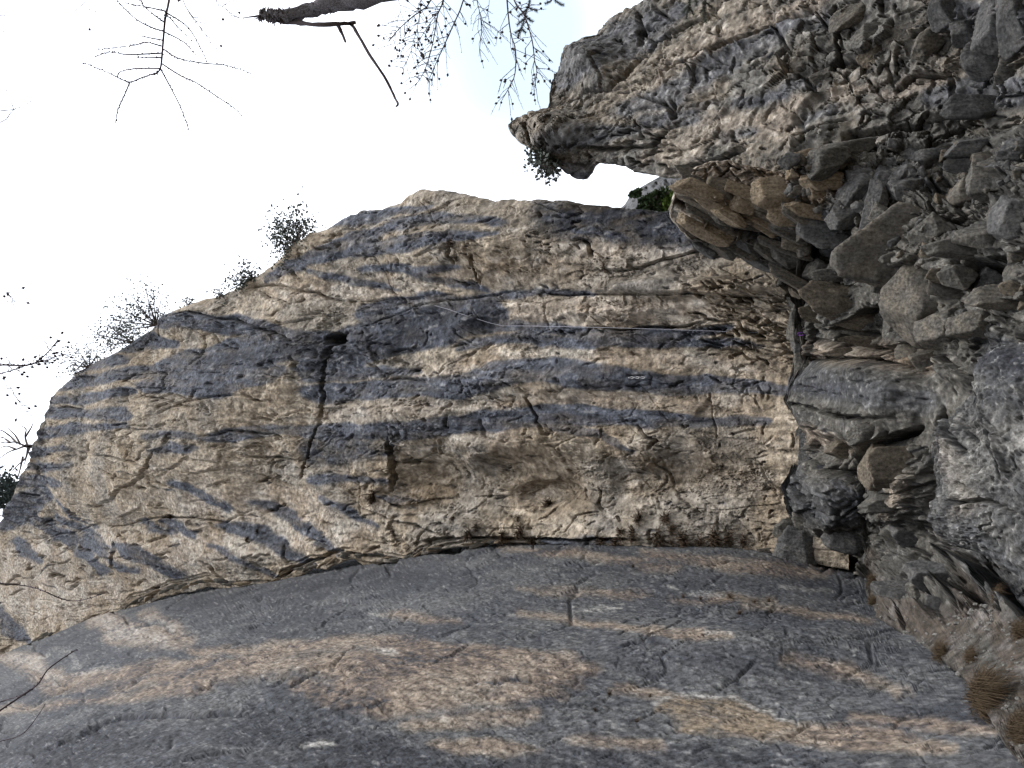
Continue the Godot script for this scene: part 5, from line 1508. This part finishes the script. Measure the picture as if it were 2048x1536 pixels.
func build_plants() -> void:
	var leaf_m := plain(0.06, 0.07, 0.06, 0.6, 0.8)
	var wood := plain(0.07, 0.055, 0.05)
	var list := [
		[592, 478, [[552, 490], [560, 465], [578, 448], [592, 432], [604, 446], [610, 462], [570, 500]], "compact dark shrub on the skyline rim, nearest the cliff's rounded summit", 130, 0.2],
		[492, 552, [[455, 582], [466, 562], [480, 550], [496, 538], [503, 545]], "low sparse shrub on the rim, between the compact and the tall airy shrubs", 60, 0.16],
		[310, 645, [[232, 612], [226, 640], [262, 590], [290, 566], [308, 580], [322, 600], [330, 625], [250, 660], [278, 620], [300, 608]], "tallest airy shrub with bare gaps, leaning out from the cliff rim", 60, 0.26],
		[262, 685, [[222, 655], [190, 668], [205, 690], [240, 668], [270, 665], [215, 650]], "dense shrub growing close below the tallest airy shrub on the rim", 90, 0.24],
		[190, 735, [[135, 755], [140, 730], [160, 705], [185, 690], [200, 705], [165, 735], [150, 720]], "broad thin shrub lowest down the rim, beside the pale twigs", 60, 0.24],
		[390, 607, [[372, 606], [385, 600]], "tiny bush of few leaves on the rim between two shrubs", 20, 0.1], [440, 586, [[430, 585], [438, 582]], "tiny bush beside the low sparse shrub on the rim", 16, 0.08]]
	for k in list.size():
		var c: Array = list[k]
		shrub(c[0], c[1], wall.where(c[0], maxf(c[1], wall.ya[int((c[0] - wall.x0) / wall.dx)] + 4.0)), c[2], c[3], c[4], c[5], leaf_m, wood, 300 + k)
	shrub(1105, 325, pillar.where(1112, 318), [[1068, 308], [1075, 325], [1090, 332], [1105, 338], [1085, 312], [1112, 342]], "dark bush clinging under the pointed nose of the pillar", 60, 0.1, leaf_m, wood, 320)
	# on the skyline at the far left
	var far := 44.0
	var t := thing("bare_tree", at(72, 900, far), "bare spreading tree on the skyline at the picture's left edge", "tree")
	var st := begin()
	tube(st, wire_from([78, 898, 66, 893, 50, 892], far, t.position), 0.16, 0.1, 7)
	put("trunk", done(st), wood, t)
	st = begin()
	for l in [[50, 892, 30, 884, 10, 886, -10, 880], [50, 892, 34, 898, 16, 905, -5, 920], [55, 892, 50, 872, 52, 858, 40, 850], [56, 893, 52, 915, 36, 930, 22, 945], [34, 886, 20, 872, 6, 862, -8, 858], [30, 898, 14, 892, 0, 896], [52, 872, 62, 856, 66, 846], [46, 914, 40, 940, 34, 960], [20, 885, 6, 875, -6, 874], [60, 894, 56, 905, 48, 930], [40, 888, 30, 870, 16, 856]]:
		tube(st, wire_from(l, far, t.position), 0.07, 0.02, 5, 0.1)
	put("limb", done(st), wood, t)
	for p in [[14, 985, 40, "dark dense evergreen behind the rim at the picture's left edge, below the bare tree"]]:
		t = thing("evergreen_tree", at(p[0], p[1] + 20, far), p[3], "tree")
		st = begin()
		tube(st, PackedVector3Array([Vector3(0, -3, 0), Vector3(0, 1, 0)]), 0.15, 0.05, 6)
		put("trunk", done(st), wood, t)
		st = begin()
		var rng := RandomNumberGenerator.new()
		rng.seed = 12
		for k in 1300:
			var q := at(p[0] + rng.randfn() * 13.0, p[1] + rng.randfn() * 20.0, far + rng.randfn()) - t.position
			leaf(st, q, rng, rng.randf_range(0.12, 0.3))
		put("crown", done(st), plain(0.02, 0.03, 0.028), t).set_meta("kind", "stuff")
	# the far hillside seen through the gap
	var hill := begin()
	var hn := noise(61, 0.08, 5)
	var hp := []
	for i in 41:
		for j in 21:
			var x := lerpf(1225, 1420, i / 40.0)
			var y0 := lin([1225, 430, 1250, 408, 1262, 388, 1285, 372, 1310, 358, 1345, 340, 1420, 325], x)
			var y := lerpf(y0, 460, j / 20.0)
			hp.append(at(x, y, 62.0 - j * 0.9 + hn.get_noise_2d(x * 1.5, y * 1.5) * 2.6))
	for i in 40:
		for j in 20:
			for o in [i * 21 + j, (i + 1) * 21 + j, (i + 1) * 21 + j + 1, i * 21 + j, (i + 1) * 21 + j + 1, i * 21 + j + 1]:
				hill.add_vertex(hp[o])
	var ho := put("far_hill", done(hill), rock_plain(Color(0.16, 0.16, 0.165)))
	tag(ho, "steep pale rocky hillside seen through the gap", "hill", "", "structure")
	var trees := [[1300, 395, 30, 16, false, "dark conifer on the far hillside, nearest the rocky crest"], [1322, 385, 34, 15, false, "dark conifer standing mid-way down the far hillside"], [1310, 408, 26, 14, false, "dark conifer low on the far hillside above the cliff's edge"], [1290, 412, 18, 9, false, "small dark conifer at the foot of the far hillside"], [1338, 392, 34, 22, true, "bright green pine in front of the far conifers"], [1326, 410, 28, 18, true, "bright green bushy pine at the rim of the gap"], [1272, 385, 16, 8, false, "thin bare-topped tree on the far crest"]]
	var dark := plain(0.03, 0.048, 0.02)
	var bright := plain(0.1, 0.16, 0.035)
	var rg := RandomNumberGenerator.new()
	rg.seed = 8
	for p in trees:
		var d := 50.0
		var foot := at(p[0] + p[2] * 0.5, p[1], d)
		t = thing("conifer", foot, p[5], "tree")
		var px := d / LENS
		var h: float = p[2] * px * 1.5
		st = begin()
		tube(st, PackedVector3Array([Vector3.ZERO, Vector3(0, h, 0)]), 0.12, 0.03, 6)
		put("trunk", done(st), wood, t)
		st = begin()
		for k in 900:
			var v := rg.randf()
			var r: float = (1.0 - v) * p[3] * px * (0.6 + 0.4 * sin(v * 40.0)) * sqrt(rg.randf())
			var a := rg.randf() * TAU
			leaf(st, Vector3(cos(a) * r, h * (0.08 + 0.92 * v), sin(a) * r), rg, rg.randf_range(0.12, 0.28), Vector3(cos(a), -0.3, sin(a)))
		put("crown", done(st), bright if p[4] else dark, t).set_meta("kind", "stuff")
	# cushions of grass along the ledge and in the cracks
	var moss := plain(0.07, 0.048, 0.032)
	var straw := plain(0.075, 0.053, 0.032)
	var spots := [[1075, 1015, 13], [760, 993, 13], [758, 1003, 9], [912, 1040, 8], [948, 1068, 12], [958, 1055, 9], [1010, 1074, 13], [1030, 1040, 7], [1043, 1064, 14], [1063, 1084, 11], [1096, 1078, 11], [1245, 1067, 11], [1270, 1068, 13], [1205, 1084, 13], [1235, 1090, 14], [1275, 1038, 14], [1330, 1040, 14], [1345, 1058, 11], [1320, 1072, 14], [1370, 1080, 16], [1400, 1085, 14], [1430, 1078, 18], [1455, 1080, 14], [1345, 1085, 10], [845, 1085, 8], [795, 1060, 8], [800, 1070, 6], [930, 492, 8], [934, 518, 8], [1213, 535, 9], [356, 1028, 8], [720, 1105, 9], [1486, 1085, 12], [520, 1063, 6], [505, 1078, 6]]
	spots.sort_custom(func(u, v): return u[0] < v[0])
	for k in spots.size():
		var p: Array = spots[k]
		var w := wall.where(p[0], p[1])
		var px := (w - EYE).length() / ray(p[0], p[1]).length() / LENS
		tuft(w - wall.facing(p[0], p[1]) * 0.05, (Vector3.UP * 0.35 + wall.facing(p[0], p[1])).normalized(), p[2] * px * 1.7, 220, moss, 400 + k, "%s rust-brown grass cushion, %s from the left among those on the cliff" % ["big" if p[2] >= 13 else ("middling" if p[2] >= 10 else "tiny"), nth(k)], "cushions of grass on the cliff", 0.7, 0.03)
	var slab_spots := [[1265, 1133, 8], [1480, 1228, 14], [1365, 1188, 10], [1400, 1192, 10], [1540, 1196, 14], [1510, 1205, 12], [1460, 1190, 12], [1505, 1147, 8], [1300, 1392, 10], [1220, 1392, 12], [1275, 1440, 12], [1190, 1420, 8]]
	slab_spots.sort_custom(func(u, v): return u[0] < v[0])
	for k in slab_spots.size():
		var p: Array = slab_spots[k]
		var w := slab.where(p[0], p[1])
		var px := (w - EYE).length() / ray(p[0], p[1]).length() / LENS
		tuft(w, (Vector3.UP * 0.5 + slab.facing(p[0], p[1])).normalized(), p[2] * px * 0.9, 90, moss, 500 + k, "flat dry grass wisp on the grey slab, %s of them from the left" % nth(k), "grass wisps on the slab", 0.8, 0.025)
	var foot := [[1975, 1385, 80, "large shaggy straw-brown grass tussock hanging at the slab's lower corner"], [2040, 1455, 60, "second brown tussock at the frame edge, right of the large shaggy one"], [1752, 1170, 26, "narrow upright strip of dry grass beside the slab's upper corner"], [1755, 1215, 26, "dry grass strip just below the narrow upright one"], [1880, 1300, 40, "reddish-brown grass spilling over the slab between white pebbles"], [1995, 1190, 34, "brown grass tuft under the big conglomerate boulder"], [2040, 1260, 44, "brown grass clump in the gravel at the picture's right edge"], [1940, 1310, 36, "dry grass beside the large tussock, towards the gravel"]]
	for k in foot.size():
		var p: Array = foot[k]
		var w := rubble.where(p[0], p[1])
		var px := (w - EYE).length() / ray(p[0], p[1]).length() / LENS
		tuft(w, (Vector3.UP * 0.6 + rubble.facing(p[0], p[1])).normalized(), p[2] * px * 0.85, 2600 if p[2] > 50 else 800, straw, 600 + k, p[3], "", 1.0)

func wire_from(pts: Array, t: float, b: Vector3) -> PackedVector3Array:
	var w := wire(pts, t, 0.8)
	for k in w.size():
		w[k] -= b
	return w

func rock_plain(c: Color) -> StandardMaterial3D:
	var m := rock_mat(0.1, 1.0)
	m.vertex_color_use_as_albedo = false
	m.albedo_color = c.linear_to_srgb()
	return m

# pebbles in the earth at the foot, the rope, the chain and the sling
func build_small() -> void:
	var rng := RandomNumberGenerator.new()
	rng.seed = 91
	var pale := []
	for v in 5:
		pale.append(block_mesh(900 + v, 6, 9, 0.12, Color(0.28, 0.27, 0.25), Color(0.14, 0.136, 0.125)))
	var m := rock_mat(3.0, 0.6)
	var zones := [[1760, 1215, 1240, 1270], [1850, 1000, 1250, 1300], [1940, 1990, 1200, 1260], [1960, 2030, 1240, 1330], [1990, 2048, 1300, 1420], [2010, 2060, 1400, 1500], [1880, 1960, 1230, 1330], [1760, 1880, 1230, 1280]]
	for k in 150:
		var z: Array = zones[rng.randi_range(2, 7)]
		var x := rng.randf_range(z[0], z[1])
		var y := rng.randf_range(z[2], z[3])
		var r := rng.randf_range(2, 5.5) * (1.5 if rng.randf() < 0.15 else 1.0)
		var w := rubble.where(x, y)
		var px := (w - EYE).length() / ray(x, y).length() / LENS
		var o := put("pebble", pale[rng.randi_range(0, 4)], m, stones)
		o.transform = Transform3D(Basis.from_euler(Vector3(rng.randf() * 6, rng.randf() * 6, rng.randf() * 6)).scaled(Vector3(1, rng.randf_range(1.0, 1.6), 1) * r * px), w)
	# the rope
	var st := begin()
	var pts := PackedVector3Array()
	for p in [[875, 612], [905, 620], [940, 630], [985, 646], [1010, 652], [1060, 653], [1150, 654], [1260, 657], [1380, 660], [1500, 663], [1600, 664]]:
		pts.append(wall.where(p[0], p[1]) + wall.facing(p[0], p[1]) * 0.06)
	tube(st, pts, 0.004, 0.004, 6)
	var o := put("climbing_rope", done(st), plain(0.3, 0.3, 0.34))
	tag(o, "thin pale climbing rope hanging down the grey streaked wall", "rope")
	# the anchor chain
	var c := wall.where(1272, 755) + wall.facing(1272, 755) * 0.03
	var t := thing("anchor_chain", c, "short bright steel chain bolted into the broad grey streak", "chain")
	var steel := plain(0.25, 0.25, 0.26, 0.5)
	steel.metallic = 0.8
	for k in 5:
		st = begin()
		var ring := PackedVector3Array()
		for q in 13:
			var g := TAU * q / 12.0
			ring.append(Vector3(sin(g) * 0.014, -0.05 * k + cos(g) * 0.034, 0) if k % 2 == 0 else Vector3(sin(g) * 0.006, -0.05 * k + cos(g) * 0.034, sin(g) * 0.014))
		tube(st, ring, 0.006, 0.006, 6)
		put("link", done(st), steel, t)
	st = begin()
	tube(st, PackedVector3Array([Vector3(0, 0.06, -0.06), Vector3(0, 0.04, 0.02)]), 0.012, 0.012, 8)
	put("bolt", done(st), steel, t)
	# the sling
	st = begin()
	c = rubble.where(1612, 664) + rubble.facing(1612, 664) * 0.05
	var ring := PackedVector3Array()
	for q in 15:
		var g := TAU * q / 14.0
		ring.append(Vector3(sin(g) * 0.018, cos(g) * 0.05, sin(g * 2.0) * 0.01))
	tube(st, ring, 0.007, 0.007, 6)
	o = put("sling", done(st), plain(0.09, 0.03, 0.16))
	o.position = c
	tag(o, "small purple sling where the rope meets the rubble", "sling")

func _ready() -> void:
	var cam := Camera3D.new()
	cam.name = "camera"
	cam.keep_aspect = Camera3D.KEEP_HEIGHT
	cam.fov = rad_to_deg(2.0 * atan(768.0 / LENS))
	cam.near = 0.05
	cam.far = 900.0
	cam.transform = Transform3D(Basis(Vector3(0, -cos(PITCH), -sin(PITCH)), Vector3(1, 0, 0), Vector3(0, -sin(PITCH), cos(PITCH))), EYE)
	add_child(cam)
	var env := WorldEnvironment.new()
	env.name = "world"
	var e := Environment.new()
	e.background_mode = Environment.BG_SKY
	e.sky = Sky.new()
	e.sky.sky_material = sky_material()
	e.tonemap_mode = Environment.TONE_MAPPER_LINEAR
	e.tonemap_exposure = 1.75
	e.sdfgi_enabled = true
	e.ssao_enabled = true
	e.ssil_enabled = true
	env.environment = e
	add_child(env)
	var sun := DirectionalLight3D.new()
	sun.name = "sun"
	sun.light_energy = 0.6
	sun.light_angular_distance = 24.0
	sun.light_color = Color(1.0, 0.98, 0.95)
	sun.shadow_enabled = true
	add_child(sun)
	sun.look_at_from_position(Vector3(0.5, 1.15, 0.7) * 20.0, Vector3.ZERO)

	grain_tex = noise_tex(3, 0.022, 6, 0.5, 1.0)
	grain_normal = noise_tex(4, 0.025, 6, 0.0, 0.0, 7.0)
	var t0 := Time.get_ticks_msec()
	build_wall()
	print("wall ", Time.get_ticks_msec() - t0)
	build_slab()
	print("slab ", Time.get_ticks_msec() - t0)
	build_pillar()
	build_rubble()
	print("rubble ", Time.get_ticks_msec() - t0)
	build_boulder()
	stones = get_node("rubble_slope")
	build_blocks()
	build_ground()
	print("blocks ", Time.get_ticks_msec() - t0)
	build_plants()
	build_trees()
	build_small()
	print("all ", Time.get_ticks_msec() - t0)

func nth(k: int) -> String:
	var ones := ["first", "second", "third", "fourth", "fifth", "sixth", "seventh", "eighth", "ninth", "tenth", "eleventh", "twelfth", "thirteenth", "fourteenth", "fifteenth", "sixteenth", "seventeenth", "eighteenth", "nineteenth"]
	if k < 19:
		return ones[k]
	var tens: int = (k + 1) / 10
	return ["twentieth", "thirtieth", "fortieth"][tens - 2] if (k + 1) % 10 == 0 else ["twenty", "thirty", "forty"][tens - 2] + "-" + ones[(k + 1) % 10 - 1]
